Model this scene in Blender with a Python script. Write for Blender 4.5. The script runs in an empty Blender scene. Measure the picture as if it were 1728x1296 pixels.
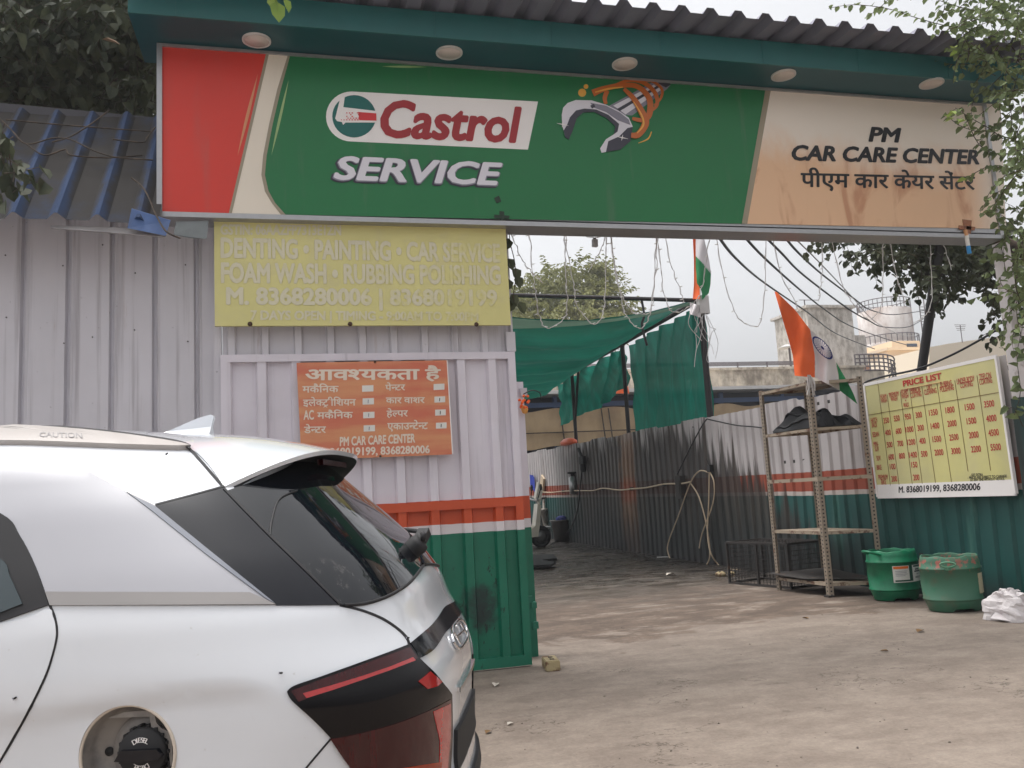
import bpy, bmesh, math, random
from mathutils import Vector, Matrix, noise as mnoise
from mathutils.geometry import tessellate_polygon, delaunay_2d_cdt
from mathutils.bvhtree import BVHTree
random.seed(7)
S = bpy.context.scene
COL = S.collection
PI = math.pi

# ------------------------------------------------------------------ camera
F = 1441.0
CAMZ = 1.25
cX = Vector((5636, 118, -F)).normalized()
cY = Vector((-364, -212, -F)); cY = (cY - cX * cX.dot(cY)).normalized()
cZ = cX.cross(cY)
ROT = Matrix((cX, cY, cZ))                       # camera -> world
CAM = Vector((0, 0, CAMZ))
cam = bpy.data.cameras.new('camera')
cam.sensor_width = 36; cam.lens = 36 * F / 1728; cam.clip_start = 0.05; cam.clip_end = 2000
camo = bpy.data.objects.new('camera', cam); COL.objects.link(camo)
camo.matrix_world = Matrix.Translation(CAM) @ ROT.to_4x4()
S.camera = camo

# ------------------------------------------------------------------ light
SUN_EL, SUN_AZ = math.radians(75), math.radians(-60)      # azimuth clockwise from +Y
w = bpy.data.worlds.new("World"); S.world = w; w.use_nodes = True
nt = w.node_tree; bg = nt.nodes['Background']
sky = nt.nodes.new('ShaderNodeTexSky'); sky.sky_type = 'NISHITA'; sky.sun_disc = False
sky.sun_elevation = SUN_EL; sky.sun_rotation = SUN_AZ
sky.air_density = 1.0; sky.dust_density = 7.0; sky.ozone_density = 1.0
hs = nt.nodes.new('ShaderNodeHueSaturation'); hs.inputs['Saturation'].default_value = 0.12
nt.links.new(sky.outputs[0], hs.inputs['Color']); nt.links.new(hs.outputs[0], bg.inputs[0])
bg.inputs[1].default_value = 0.15
sl = bpy.data.lights.new('sun', 'SUN'); sl.energy = 0.5; sl.angle = math.radians(14); sl.color = (1, .95, .88)
so = bpy.data.objects.new('sun', sl); COL.objects.link(so)
sd = Vector((math.sin(SUN_AZ) * math.cos(SUN_EL), math.cos(SUN_AZ) * math.cos(SUN_EL), math.sin(SUN_EL)))
so.rotation_euler = (-sd).to_track_quat('-Z', 'Y').to_euler()
S.view_settings.view_transform = 'Standard'; S.view_settings.look = 'None'
S.view_settings.gamma = 1; S.view_settings.exposure = 0.86
try:
    S.cycles.use_denoising = True
    S.cycles.max_bounces = 8; S.cycles.transparent_max_bounces = 24
except Exception: pass

# ------------------------------------------------------------------ helpers
def ray(px, py):
    return ROT @ Vector((px - 864, 648 - py, -F))
def on(px, py, ax, val):                          # a point of a known plane (x, y or z = val)
    d = ray(px, py); t = (val - CAM[ax]) / d[ax]
    return CAM + d * t
def oy(px, py, y): return on(px, py, 1, y)
def ox(px, py, x): return on(px, py, 0, x)
def og(px, py, z=0.0): return on(px, py, 2, z)
def lin(c):
    out = []
    for v in c[:3]:
        v /= 255.0
        out.append(v / 12.92 if v <= 0.04045 else ((v + 0.055) / 1.055) ** 2.4)
    return tuple(out)
def RGB(r, g, b, k=1.0):
    return tuple(min(1, v * k) for v in lin((r, g, b)))
def lerp(a, b, t): return a + (b - a) * t
def sstep(a, b, x):
    t = max(0, min(1, (x - a) / (b - a))); return t * t * (3 - 2 * t)
def interp(tab, x):
    if x <= tab[0][0]: return tab[0][1]
    for (x0, y0), (x1, y1) in zip(tab, tab[1:]):
        if x <= x1: return y0 + (y1 - y0) * (x - x0) / (x1 - x0)
    return tab[-1][1]
def smooth_path(pts, n=6):
    P = [Vector(p) for p in pts]
    if len(P) < 3: return P
    out = []
    for i in range(len(P) - 1):
        p0 = P[max(0, i - 1)]; p1 = P[i]; p2 = P[i + 1]; p3 = P[min(len(P) - 1, i + 2)]
        for k in range(n):
            t = k / n
            out.append(0.5 * ((2 * p1) + (p2 - p0) * t + (2 * p0 - 5 * p1 + 4 * p2 - p3) * t * t + (3 * p1 - p0 - 3 * p2 + p3) * t ** 3))
    out.append(P[-1]); return out

class MB:
    def __init__(s): s.v = []; s.f = []; s.sm = set()
    def add(s, vs, fs, smooth=False):
        b = len(s.v); s.v += [Vector(p) for p in vs]
        for f in fs:
            if smooth: s.sm.add(len(s.f))
            s.f.append([i + b for i in f])
        return s
    def box(s, a, b):
        x0, y0, z0 = [min(a[i], b[i]) for i in range(3)]; x1, y1, z1 = [max(a[i], b[i]) for i in range(3)]
        return s.add([(x0,y0,z0),(x1,y0,z0),(x1,y1,z0),(x0,y1,z0),(x0,y0,z1),(x1,y0,z1),(x1,y1,z1),(x0,y1,z1)],
                     [(0,3,2,1),(4,5,6,7),(0,1,5,4),(1,2,6,5),(2,3,7,6),(3,0,4,7)])
    def bar(s, p, q, wx, wy=None, up=(0,0,1)):     # rectangular bar
        wy = wy or wx; p = Vector(p); q = Vector(q); d = (q - p).normalized(); u = Vector(up)
        if abs(d.dot(u)) > .98: u = Vector((1, 0, 0))
        a = d.cross(u).normalized(); b = a.cross(d).normalized(); vs = []
        for c in (p, q):
            for i, j in ((-1,-1),(1,-1),(1,1),(-1,1)): vs.append(c + a * i * wx / 2 + b * j * wy / 2)
        return s.add(vs, [(0,3,2,1),(4,5,6,7),(0,1,5,4),(1,2,6,5),(2,3,7,6),(3,0,4,7)])
    def tube(s, pts, r, n=6, closed_ends=True):
        P = [Vector(p) for p in pts]; m = len(P); rr = r if isinstance(r, (list, tuple)) else [r] * m
        vs = []; prev = None
        for i, p in enumerate(P):
            d = (P[min(i+1, m-1)] - P[max(i-1, 0)])
            d = d.normalized() if d.length > 1e-9 else Vector((0,0,1))
            if prev is None:
                a = d.cross(Vector((0,0,1)) if abs(d.z) < .9 else Vector((1,0,0))).normalized()
            else:
                a = (prev - d * prev.dot(d)); a = a.normalized() if a.length > 1e-6 else d.orthogonal().normalized()
            prev = a; b = d.cross(a)
            for k in range(n):
                t = 2 * PI * k / n; vs.append(p + (a * math.cos(t) + b * math.sin(t)) * rr[i])
        fs = []
        for i in range(m - 1):
            for k in range(n):
                fs.append((i*n+k, i*n+(k+1)%n, (i+1)*n+(k+1)%n, (i+1)*n+k))
        s.add(vs, fs, True)
        if closed_ends:
            s.add(vs[:n], [tuple(reversed(range(n)))]); s.add(vs[-n:], [tuple(range(n))])
        return s
    def lathe(s, prof, c, n=28, axis=(0,0,1), sx=1, sy=1, rot=0):   # prof: (r, h)
        c = Vector(c); ax = Vector(axis).normalized(); a = ax.orthogonal().normalized()
        if abs(ax.z) > .99: a = Vector((1,0,0))
        a = Matrix.Rotation(rot, 3, ax) @ a; b = ax.cross(a); vs = []
        for r, h in prof:
            for k in range(n):
                t = 2*PI*k/n; vs.append(c + ax*h + a*(r*math.cos(t)*sx) + b*(r*math.sin(t)*sy))
        fs = []
        for i in range(len(prof)-1):
            for k in range(n): fs.append((i*n+k, i*n+(k+1)%n, (i+1)*n+(k+1)%n, (i+1)*n+k))
        return s.add(vs, fs, True)
    def grid(s, fn, nu, nv, smooth=True, flip=False):
        vs = [fn(i / nu, j / nv) for j in range(nv + 1) for i in range(nu + 1)]; fs = []
        for j in range(nv):
            for i in range(nu):
                a = j*(nu+1)+i; q = (a, a+1, a+nu+2, a+nu+1); fs.append(tuple(reversed(q)) if flip else q)
        return s.add(vs, fs, smooth)
    def poly(s, pts):                              # flat, may be concave
        P = [Vector(p) for p in pts]
        return s.add(P, tessellate_polygon([P]))
    def prism(s, pts, d):                          # flat outline pushed by the vector d
        P = [Vector(p) for p in pts]; d = Vector(d); n = len(P)
        t = tessellate_polygon([P])
        s.add(P, t); s.add([p + d for p in P], [tuple(reversed(f)) for f in t])
        s.add(P + [p + d for p in P], [(i, (i+1) % n, (i+1) % n + n, i + n) for i in range(n)])
        return s
    def build(s, name, mat=None, parent=None, fix=True):
        o0 = Vector((0,0,0))
        if parent is not None:
            p = parent
            while p is not None: o0 = o0 + p.location; p = p.parent
        me = bpy.data.meshes.new(name); me.from_pydata([v - o0 for v in s.v], [], s.f)
        if s.sm:
            me.polygons.foreach_set('use_smooth', [i in s.sm for i in range(len(s.f))])
        if fix:
            bm = bmesh.new(); bm.from_mesh(me)
            bmesh.ops.recalc_face_normals(bm, faces=bm.faces); bm.to_mesh(me); bm.free()
        me.update()
        if mat: me.materials.append(mat)
        o = bpy.data.objects.new(name, me); COL.objects.link(o)
        if parent is not None: o.parent = parent
        return o

def tag(o, label=None, cat=None, group=None, kind=None):
    if label: o['label'] = label
    if cat: o['category'] = cat
    if group: o['group'] = group
    if kind: o['kind'] = kind
    return o
def thing(name, label, cat, loc=(0,0,0), group=None):
    o = bpy.data.objects.new(name, None); COL.objects.link(o); o.location = loc; o.empty_display_size = .1
    return tag(o, label, cat, group)
def copy_tree(o, parent=None, off=Vector((0,0,0))):
    c = o.copy(); COL.objects.link(c)
    if parent is not None: c.parent = parent
    else: c.location = o.location + off
    for ch in list(o.children): copy_tree(ch, c)
    return c

# ------------------------------------------------------------------ materials
class NV:
    def __init__(s, g, sock): s.g = g; s.s = sock
    def _m(s, op, o=None, clamp=False, o2=None):
        n = s.g.nodes.new('ShaderNodeMath'); n.operation = op; n.use_clamp = clamp
        s.g.links.new(s.s, n.inputs[0])
        for k, v in ((1, o), (2, o2)):
            if v is None: continue
            if isinstance(v, NV): s.g.links.new(v.s, n.inputs[k])
            else: n.inputs[k].default_value = v
        return NV(s.g, n.outputs[0])
    def __add__(s, o): return s._m('ADD', o)
    def __sub__(s, o): return s._m('SUBTRACT', o)
    def __mul__(s, o): return s._m('MULTIPLY', o)
    __radd__ = __add__; __rmul__ = __mul__
    def neg(s, c=1.0): return (s * -1.0) + c
    def max(s, o): return s._m('MAXIMUM', o)
    def min(s, o): return s._m('MINIMUM', o)
    def gt(s, o): return s._m('GREATER_THAN', o)
    def lt(s, o): return s._m('LESS_THAN', o)
    def fract(s): return s._m('FRACT')
    def abs(s): return s._m('ABSOLUTE')
    def sin(s): return s._m('SINE')
    def ss(s, a, b):                               # smooth step a -> b (a > b falls)
        n = s.g.nodes.new('ShaderNodeMapRange'); n.interpolation_type = 'SMOOTHSTEP'
        s.g.links.new(s.s, n.inputs[0])
        if a < b: n.inputs[1].default_value = a; n.inputs[2].default_value = b; n.inputs[3].default_value = 0; n.inputs[4].default_value = 1
        else: n.inputs[1].default_value = b; n.inputs[2].default_value = a; n.inputs[3].default_value = 1; n.inputs[4].default_value = 0
        return NV(s.g, n.outputs[0])
class MT:
    def __init__(s, name, rough=.6, metal=0.0, spec=.5):
        s.m = bpy.data.materials.new(name); s.m.use_nodes = True; s.g = s.m.node_tree
        s.p = s.g.nodes['Principled BSDF']; s.p.inputs['Roughness'].default_value = rough
        s.p.inputs['Metallic'].default_value = metal; s.p.inputs['Specular IOR Level'].default_value = spec
        s._pos = None
    def pos(s):
        if s._pos is None:
            n = s.g.nodes.new('ShaderNodeNewGeometry'); x = s.g.nodes.new('ShaderNodeSeparateXYZ')
            s.g.links.new(n.outputs['Position'], x.inputs[0]); s._vec = n.outputs['Position']
            s._pos = [NV(s.g, x.outputs[i]) for i in range(3)]
        return s._pos
    def vec(s, sx=1, sy=1, sz=1):
        s.pos(); n = s.g.nodes.new('ShaderNodeMapping'); n.inputs['Scale'].default_value = (sx, sy, sz)
        s.g.links.new(s._vec, n.inputs[0]); return n.outputs[0]
    def noise(s, scale=3, detail=4, rough=.55, st=(1,1,1), dist=0):
        n = s.g.nodes.new('ShaderNodeTexNoise'); n.inputs['Scale'].default_value = scale
        n.inputs['Detail'].default_value = detail; n.inputs['Roughness'].default_value = rough; n.inputs['Distortion'].default_value = dist
        s.g.links.new(s.vec(*st), n.inputs['Vector']); return NV(s.g, n.outputs[0])
    def voro(s, scale, feature='DISTANCE_TO_EDGE', st=(1,1,1)):
        n = s.g.nodes.new('ShaderNodeTexVoronoi'); n.feature = feature; n.inputs['Scale'].default_value = scale
        s.g.links.new(s.vec(*st), n.inputs['Vector']); return NV(s.g, n.outputs[0])
    def attr(s, name):
        n = s.g.nodes.new('ShaderNodeAttribute'); n.attribute_name = name
        return NV(s.g, n.outputs['Fac'])
    def mix(s, a, b, f):                           # a, b: colour tuples or sockets
        n = s.g.nodes.new('ShaderNodeMix'); n.data_type = 'RGBA'
        for k, c in ((6, a), (7, b)):
            if isinstance(c, tuple): n.inputs[k].default_value = (*c[:3], 1)
            else: s.g.links.new(c, n.inputs[k])
        if isinstance(f, NV): s.g.links.new(f.s, n.inputs[0])
        else: n.inputs[0].default_value = f
        return n.outputs[2]
    def mul(s, c, f):                              # colour times value
        n = s.g.nodes.new('ShaderNodeVectorMath'); n.operation = 'SCALE'
        if isinstance(c, tuple): n.inputs[0].default_value = c[:3]
        else: s.g.links.new(c, n.inputs[0])
        s.g.links.new(f.s, n.inputs['Scale']); return n.outputs[0]
    def col(s, c):
        if isinstance(c, tuple): s.p.inputs['Base Color'].default_value = (*c[:3], 1)
        else: s.g.links.new(c, s.p.inputs['Base Color'])
        return s
    def rough(s, v):
        s.g.links.new(v.s, s.p.inputs['Roughness']); return s
    def bump(s, h, strength=.3, dist=.01):
        n = s.g.nodes.new('ShaderNodeBump'); n.inputs['Strength'].default_value = strength; n.inputs['Distance'].default_value = dist
        s.g.links.new(h.s, n.inputs['Height']); s.g.links.new(n.outputs[0], s.p.inputs['Normal']); return s
def plain(name, c, rough=.6, metal=0, var=.18, scale=4, bump=0, bscale=40, coat=0, spec=.5):
    m = MT(name, rough, metal, spec)
    n = m.noise(scale, 5); m.col(m.mul(c, n * (2 * var) + (1 - var)))
    if bump: m.bump(m.noise(bscale, 4), bump, .004)
    if coat:
        m.p.inputs['Coat Weight'].default_value = coat; m.p.inputs['Coat Roughness'].default_value = .04
    return m.m
def worn(name, c, c2, amt=.5, scale=6, rough=.6, st=(1,1,1), var=.15, soft=.06, metal=0):   # paint with worn or stained patches
    m = MT(name, rough, metal); a = m.noise(scale, 8, .65, st); b = m.noise(scale * .6, 4)
    base = m.mul(c, b * (2 * var) + (1 - var))
    m.col(m.mix(base, c2, a.ss(1 - amt - soft, 1 - amt + soft))); m.bump(a, .15, .004)
    return m.m

def gz(y):                                         # the yard rises gently to the back
    return 0.0 if y < 10 else (min(y, 24) - 10) * 0.0115

# --- concrete
mt = MT('concrete', .85); X, Y, Z = mt.pos()
big = mt.noise(.55, 6, .6, dist=.4); mid = mt.noise(2.3, 8, .68, (1, 1.6, 1)); fine = mt.noise(55, 5, .7); smear = mt.noise(1.5, 7, .65, (.8, 3.2, 1))
dry = mt.mix(RGB(117, 105, 95), RGB(135, 123, 112), mid.ss(.36, .66))
dry = mt.mix(dry, RGB(96, 84, 74), smear.ss(.56, .74) * .4)
edge = Y + (big - .5) * 4.0 + (smear - .5) * 3.0
wet = edge.ss(8.6, 11.4)
stain = (mt.noise(1.1, 6, .62, (1, 2.2, 1), .6).ss(.52, .62)) * Y.ss(4.6, 7.2)
dark = mt.mix(RGB(50, 45, 40), RGB(84, 76, 69), smear.ss(.42, .62))
pale = (smear.ss(.60, .70)) * Y.ss(13.0, 9.0) * .7
band = (Y + X * .12 + (big - .5) * 4.5 + (mid - .5) * 1.8); stain = band.ss(7.35, 7.75) * ((smear * .6 + mid * .4).ss(.60, .53))
c = mt.mix(dry, mt.mix(RGB(74, 60, 50), RGB(96, 80, 68), mid.ss(.4, .6)), stain * .85)
c = mt.mix(c, dark, wet * .93)
c = mt.mix(c, RGB(120, 113, 106), pale * wet)
fence_foot = (X + (mid - .5) * .9).ss(5.35, 6.2) * Y.ss(6.3, 7.8)  # ground gets darker along the foot of the fence
c = mt.mix(c, RGB(36, 31, 28), fence_foot * .85)
crk = (mt.noise(.45, 7, .62, (1, 1.2, 1)) - .5).abs().ss(.0032, .0) * mt.noise(.9, 2).ss(.5, .56)
c = mt.mix(c, RGB(70, 60, 52), crk * .75)
spk = mt.noise(120, 2).ss(.68, .74)
c = mt.mix(c, RGB(70, 62, 56), spk * .35); oil = mt.noise(1.9, 6, .7, (1, 1.5, 1)).ss(.62, .70); c = mt.mix(c, RGB(70, 62, 56), oil * .55); blot = mt.noise(7, 6, .7).ss(.60, .74); c = mt.mix(c, RGB(150, 142, 132), blot * .35)
mott = mt.noise(16, 6, .75); mt.col(mt.mul(c, (fine * .7 + .65) * (mott * .7 + .65)))
mt.rough((wet * (mt.noise(1.8, 5, .6, (1, 2.5, 1)).ss(.40, .56)) * -.66) + .88)
mt.bump(mid * .5 + fine * .3 + mott * .4, .5, .012)
M_CONC = mt.m

# --- painted corrugated sheets
def streaks(m, amt=1.0):
    return m.noise(1.0, 6, .6, (16, 16, .45))
mt = MT('white_sheet_paint', .55); st = streaks(mt); n = mt.noise(2, 5)
c = mt.mul(RGB(201, 198, 204), n * .22 + .87)
c = mt.mix(c, RGB(120, 112, 116), st.ss(.54, .74) * .5)
sp = mt.noise(26, 3, .6).ss(.70, .74)
c = mt.mix(c, RGB(60, 52, 50), sp * .6); c = mt.mix(c, RGB(150, 120, 100), mt.noise(1.0, 5, .65, (11, 11, .9)).ss(.62, .76) * .5); c = mt.mix(c, RGB(126, 112, 106), mt.pos()[2].ss(1.0, .1) * mt.noise(2.5, 5).ss(.35, .6) * .6); mt.col(c); mt.bump(mt.noise(1.3, 3, .5, (1.6, 1, 1)), .5, .10)
M_WHITE = mt.m
def gate_mat(name, dents=True):
    m = MT(name, .5); X, Y, Z = m.pos(); st = streaks(m); n = m.noise(3, 6); wob = (m.noise(6, 3) - .5) * .012
    z = Z + wob
    wh = m.mix(m.mul(RGB(212, 206, 214), n * .24 + .86), RGB(120, 112, 118), st.ss(.55, .78) * .45)
    og_ = m.mul(RGB(190, 76, 40), n * .4 + .75)
    gr = m.mul(RGB(12, 104, 80), n * .5 + .7)
    gr = m.mix(gr, RGB(110, 150, 130), m.noise(22, 4, .7).ss(.68, .74) * .5)
    c = m.mix(wh, og_, z.lt(GZ[0])); c = m.mix(c, m.mul(RGB(214, 206, 208), n * .2 + .85), z.lt(GZ[1])); c = m.mix(c, gr, z.lt(GZ[2]))
    if dents:                                      # the sooty hand-worn patch
        d = ((X - GB[0]) * (X - GB[0]) * 26 + (Z - GB[1]) * (Z - GB[1]) * 16 + (m.noise(9, 6, .7) - .5) * 1.5)
        c = m.mix(c, RGB(26, 24, 34), d.ss(.75, .1) * .85)
        d2 = ((X - GB[0]) * (X - GB[0]) * 9 + (Z - GB[1]) * (Z - GB[1]) * 2.6)
        drip = m.noise(14, 5, .75, (1.6, 1.6, .7)).ss(.60, .64)
        c = m.mix(c, RGB(16, 20, 20), drip * d2.ss(1.0, .2) * .9)
    c = m.mix(c, RGB(70, 44, 30), m.noise(7, 8, .7).ss(.70, .76) * .8)
    m.col(c); m.bump(m.noise(1.6, 3, .5), .5, .07); return m.m
YG = 6.36                                          # plane of the gate
GZ = [oy(885, 837, YG).z, oy(885, 877, YG).z, oy(888, 893, YG).z]
_g = oy(812, 1025, YG); GB = (_g.x, _g.z)
M_GATE = gate_mat('gate_paint')

# right-hand fence: bands follow the attribute 'hgt' (height above the yard)
mt = MT('fence_paint', .6); X, Y, Z = mt.pos(); hh = mt.attr('hgt'); st = mt.noise(1.0, 7, .65, (9, 9, .35)); n = mt.noise(2.2, 6, .6)
z = hh + (mt.noise(5, 3) - .5) * .02
wh = mt.mix(mt.mul(RGB(180, 174, 174), n * .36 + .78), RGB(104, 92, 88), st.ss(.52, .72) * .7)
og_ = mt.mul(RGB(150, 70, 48), n * .5 + .7); wb = mt.mul(RGB(190, 178, 172), n * .4 + .7)
gr = mt.mix(mt.mul(RGB(14, 76, 72), n * .6 + .65), RGB(72, 118, 104), mt.noise(1.0, 5, .6, (5, 5, .8)).ss(.57, .72) * .55)
c = mt.mix(wh, og_, z.lt(1.37)); c = mt.mix(c, wb, z.lt(1.125)); c = mt.mix(c, gr, z.lt(1.07))
low = mt.noise(1.0, 4, .6, (4, 4, .3))
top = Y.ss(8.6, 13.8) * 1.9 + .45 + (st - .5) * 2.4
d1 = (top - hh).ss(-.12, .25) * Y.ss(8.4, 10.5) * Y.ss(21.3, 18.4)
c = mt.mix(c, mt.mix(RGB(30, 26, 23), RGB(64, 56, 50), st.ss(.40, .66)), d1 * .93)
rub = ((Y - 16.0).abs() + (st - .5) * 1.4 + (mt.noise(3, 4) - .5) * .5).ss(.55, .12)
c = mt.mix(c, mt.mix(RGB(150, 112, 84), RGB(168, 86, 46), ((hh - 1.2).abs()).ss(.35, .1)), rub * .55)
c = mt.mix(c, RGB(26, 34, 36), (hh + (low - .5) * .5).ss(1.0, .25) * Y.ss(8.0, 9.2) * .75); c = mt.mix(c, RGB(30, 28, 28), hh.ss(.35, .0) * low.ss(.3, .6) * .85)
c = mt.mix(c, RGB(40, 30, 26), mt.noise(15, 4, .7).ss(.70, .73) * .7)
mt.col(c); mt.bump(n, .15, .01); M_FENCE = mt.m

mt = MT('blue_roof_sheet', .9, 0, .08); X, Y, Z = mt.pos(); n = mt.noise(2.4, 7, .65); dstr = mt.noise(1.4, 5, .6, (3, 1, 1))
hg = mt.attr('hgt')                                # 1 on the ribs, 0 in the pans where dust lies
c = mt.mix(mt.mul(RGB(60, 74, 102), n * .6 + .65), RGB(60, 58, 57), (hg.neg() * .42 + (n - .5) * 1.5 + .26).ss(.15, .7))
c = mt.mix(c, RGB(58, 50, 44), mt.noise(9, 6, .7).ss(.66, .72) * .7)
mt.col(c); M_BLUE = mt.m

M_ALU = plain('aluminium_trim', RGB(170, 170, 172), .4, .7, .12, 30)
M_GREYSHEET = plain('grey_roof_sheet', RGB(118, 118, 132), .6, .2, .25, 2)
M_TEAL = plain('teal_cladding', RGB(12, 74, 82), .45, 0, .22, 1.6)
M_TEAL2 = plain('teal_fascia', RGB(22, 92, 92), .45, 0, .3, 1.2)
M_LAMP = plain('frosted_lamp', RGB(206, 196, 190), .35, 0, .04)
def printed(name, c, rough=.45, grime=.35, var=.08):
    m = MT(name, rough); n = m.noise(1.6, 5); d = m.noise(1.0, 6, .62, (7, 7, .7))
    m.col(m.mix(m.mul(c, n * 2 * var + 1 - var), RGB(120, 112, 104), d.ss(.56, .8) * grime)); return m.m
M_SRED = printed('sign_red', RGB(206, 54, 40), grime=.2)
M_SGREEN = printed('sign_green', RGB(18, 110, 60), grime=.3)
M_SCREAM = printed('sign_cream', RGB(226, 216, 200), grime=.15)
M_SLINE = printed('sign_line', RGB(150, 140, 120))
M_SWHITE = printed('sign_white', RGB(236, 232, 230), grime=.1)
M_SCRIM = printed('sign_crimson', RGB(158, 34, 40), grime=.05)
M_INK = printed('black_ink', RGB(24, 24, 28), grime=.0)
M_LTEAL = printed('logo_teal', RGB(10, 98, 92), grime=.0)
M_LRED = printed('logo_red', RGB(206, 44, 48), grime=.0)
M_CHROME_L = printed('chrome_light', RGB(216, 214, 222), .3, .0)
M_CHROME_M = printed('chrome_mid', RGB(130, 128, 142), .3, .0)
M_CHROME_D = printed('chrome_dark', RGB(48, 46, 60), .3, .0)
M_OIL = printed('oil_amber', RGB(186, 96, 22), .3, .0, .3)
M_OIL2 = printed('oil_gold', RGB(226, 168, 66), .3, .0, .2)
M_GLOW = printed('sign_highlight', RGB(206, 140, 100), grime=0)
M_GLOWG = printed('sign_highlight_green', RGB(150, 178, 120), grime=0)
mt = MT('sign_stained_panel', .5); X, Y, Z = mt.pos(); a = mt.noise(.9, 5, .6, (1.4, 1, .8), .8); b = mt.noise(1.3, 5, .55, (2.6, 1, .9), 1.2)
SZ0, SZ1 = oy(1300, 380, 6.2).z, oy(1300, 150, 6.2).z
hgt = (Z - SZ0) * (1 / (SZ1 - SZ0))
stn = (hgt + (a - .5) * .7).ss(.72, .38) * X.ss(6.35, 5.9)
c = mt.mix(RGB(232, 222, 210), RGB(224, 184, 148), stn)
c = mt.mix(c, RGB(166, 96, 62), (b.ss(.52, .70)) * stn * .55); mt.col(c); M_STAIN = mt.m

M_YELLOW = None
mt = MT('yellow_board', .5); n = mt.noise(1.3, 5); d = mt.noise(5, 5, .6)
mt.col(mt.mix(mt.mul(RGB(210, 203, 136), n * .24 + .87), RGB(186, 176, 150), d.ss(.5, .75) * .35)); M_YELLOW = mt.m
mt = MT('faded_lettering', .5); n = mt.noise(14, 6, .7); n2 = mt.noise(1.2, 4)
mt.col(mt.mix(RGB(208, 202, 176), RGB(210, 203, 142), (n * .6 + n2 * .7).ss(.62, .80))); M_FADED = mt.m
mt = MT('orange_board', .5); n = mt.noise(1.0, 5, .6, (1, 1, 9)); d = mt.noise(3, 5)
c = mt.mix(RGB(198, 112, 84), RGB(206, 142, 100), n.ss(.35, .65)); mt.col(mt.mix(c, RGB(190, 70, 60), d.ss(.5, .7) * .35)); M_ORBOARD = mt.m
M_OLET = printed('board_white_lettering', RGB(220, 206, 190), grime=.2)
mt = MT('price_board', .35); n = mt.noise(1.6, 4); X, Y, Z = mt.pos(); d = mt.noise(2.0, 4, .6, (1, 1, .6))
mt.col(mt.mul(mt.mix(RGB(210, 204, 138), RGB(202, 196, 142), n.ss(.4, .6)), d * .3 + .82)); M_PRICE = mt.m
M_PRED = printed('price_red', RGB(186, 62, 56), grime=0)
M_PLINE = printed('price_rule', RGB(120, 92, 50), grime=0)
M_BLACKIRON = worn('black_iron', RGB(34, 30, 32), RGB(70, 50, 42), .35, 14, .5)
M_CABLE = plain('black_cable', RGB(26, 26, 28), .5)
M_WIREW = plain('pale_wire', RGB(196, 192, 190), .5)
M_RACK = MT('slotted_angle', .55); m = M_RACK; X, Y, Z = m.pos(); n = m.noise(9, 6, .7)
cc = m.mix(m.mul(RGB(138, 125, 110), m.noise(3, 4) * .4 + .78), RGB(112, 72, 50), n.ss(.60, .68) * .85)
hole = ((Z * 24.0).fract() - .5).abs().lt(.2) * ((m.attr('slot') - .5).abs().lt(.17))
m.col(m.mix(cc, RGB(30, 26, 24), hole)); M_RACK = m.m
M_SHELF = worn('shelf_steel', RGB(158, 144, 126), RGB(92, 60, 44), .44, 10, .55)
M_DARKSTEEL = worn('sooty_steel', RGB(46, 42, 40), RGB(86, 60, 44), .35, 9, .7)
M_BLACKCLOTH = plain('black_cloth', RGB(11, 12, 17), .75, 0, .3, 8, .4, 30)
M_DRUM1 = worn('green_plastic', RGB(6, 112, 76), RGB(18, 76, 56), .42, 5, .4, soft=.2)
M_DRUM2 = worn('faded_green_plastic', RGB(78, 136, 106), RGB(92, 120, 96), .5, 5, .55, soft=.2)
mt = MT('faded_drum_with_red_scuffs', .55); X, Y, Z = mt.pos(); n = mt.noise(3, 5); a = mt.noise(16, 7, .7)
zm = ((Z - .43).abs()).ss(.09, .02)
c = mt.mul(RGB(60, 106, 84), n * .4 + .78); c = mt.mix(c, RGB(26, 104, 76), mt.noise(5, 4).ss(.55, .65) * .5)
c = mt.mix(c, RGB(166, 88, 78), a.ss(.52, .57) * zm * .85); c = mt.mix(c, RGB(90, 84, 66), mt.noise(4, 5).ss(.56, .7) * .5); mt.col(c); M_DRUM3 = mt.m
M_PAPER = plain('white_paper', RGB(206, 200, 200), .8, 0, .06)
M_LABEL = printed('drum_label', RGB(214, 212, 206), grime=.2)
M_LABELG = printed('drum_label_green', RGB(20, 70, 54), grime=.1)
M_LABELO = printed('drum_label_orange', RGB(214, 108, 44), grime=.1)
M_OLDLABEL = worn('old_label', RGB(176, 168, 140), RGB(120, 112, 90), .4, 20)
M_HOSE = plain('beige_hose', RGB(192, 172, 146), .5)
M_SAFF = plain('saffron_cloth', RGB(240, 106, 50), .8, 0, .1)
M_FWHITE = plain('white_cloth', RGB(214, 208, 210), .8, 0, .06)
M_FGREEN = plain('green_cloth', RGB(30, 128, 76), .8, 0, .12)
M_NAVY = plain('navy_print', RGB(30, 40, 110), .8, 0, .05)
M_ORPLASTIC = plain('orange_plastic', RGB(236, 106, 66), .4)
M_BARK = worn('bark', RGB(78, 64, 52), RGB(46, 38, 32), .5, 12, .9, soft=.15)
M_WHITEPOST = worn('white_post_paint', RGB(204, 198, 198), RGB(130, 116, 106), .36, 7, .6, soft=.1)
M_GREENPANEL = worn('green_panel_paint', RGB(14, 84, 70), RGB(10, 52, 48), .45, 4, .5, soft=.2)
M_WOOD = worn('brick_clay', RGB(160, 146, 112), RGB(110, 84, 64), .45, 16, .9)
M_STEEL = plain('galvanised', RGB(150, 150, 150), .35, .8, .2, 10)
M_RUBBER = plain('black_rubber', RGB(22, 22, 24), .8, 0, .3, 10)
M_BLUEC = plain('blue_cloth', RGB(40, 60, 160), .7)
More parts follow.
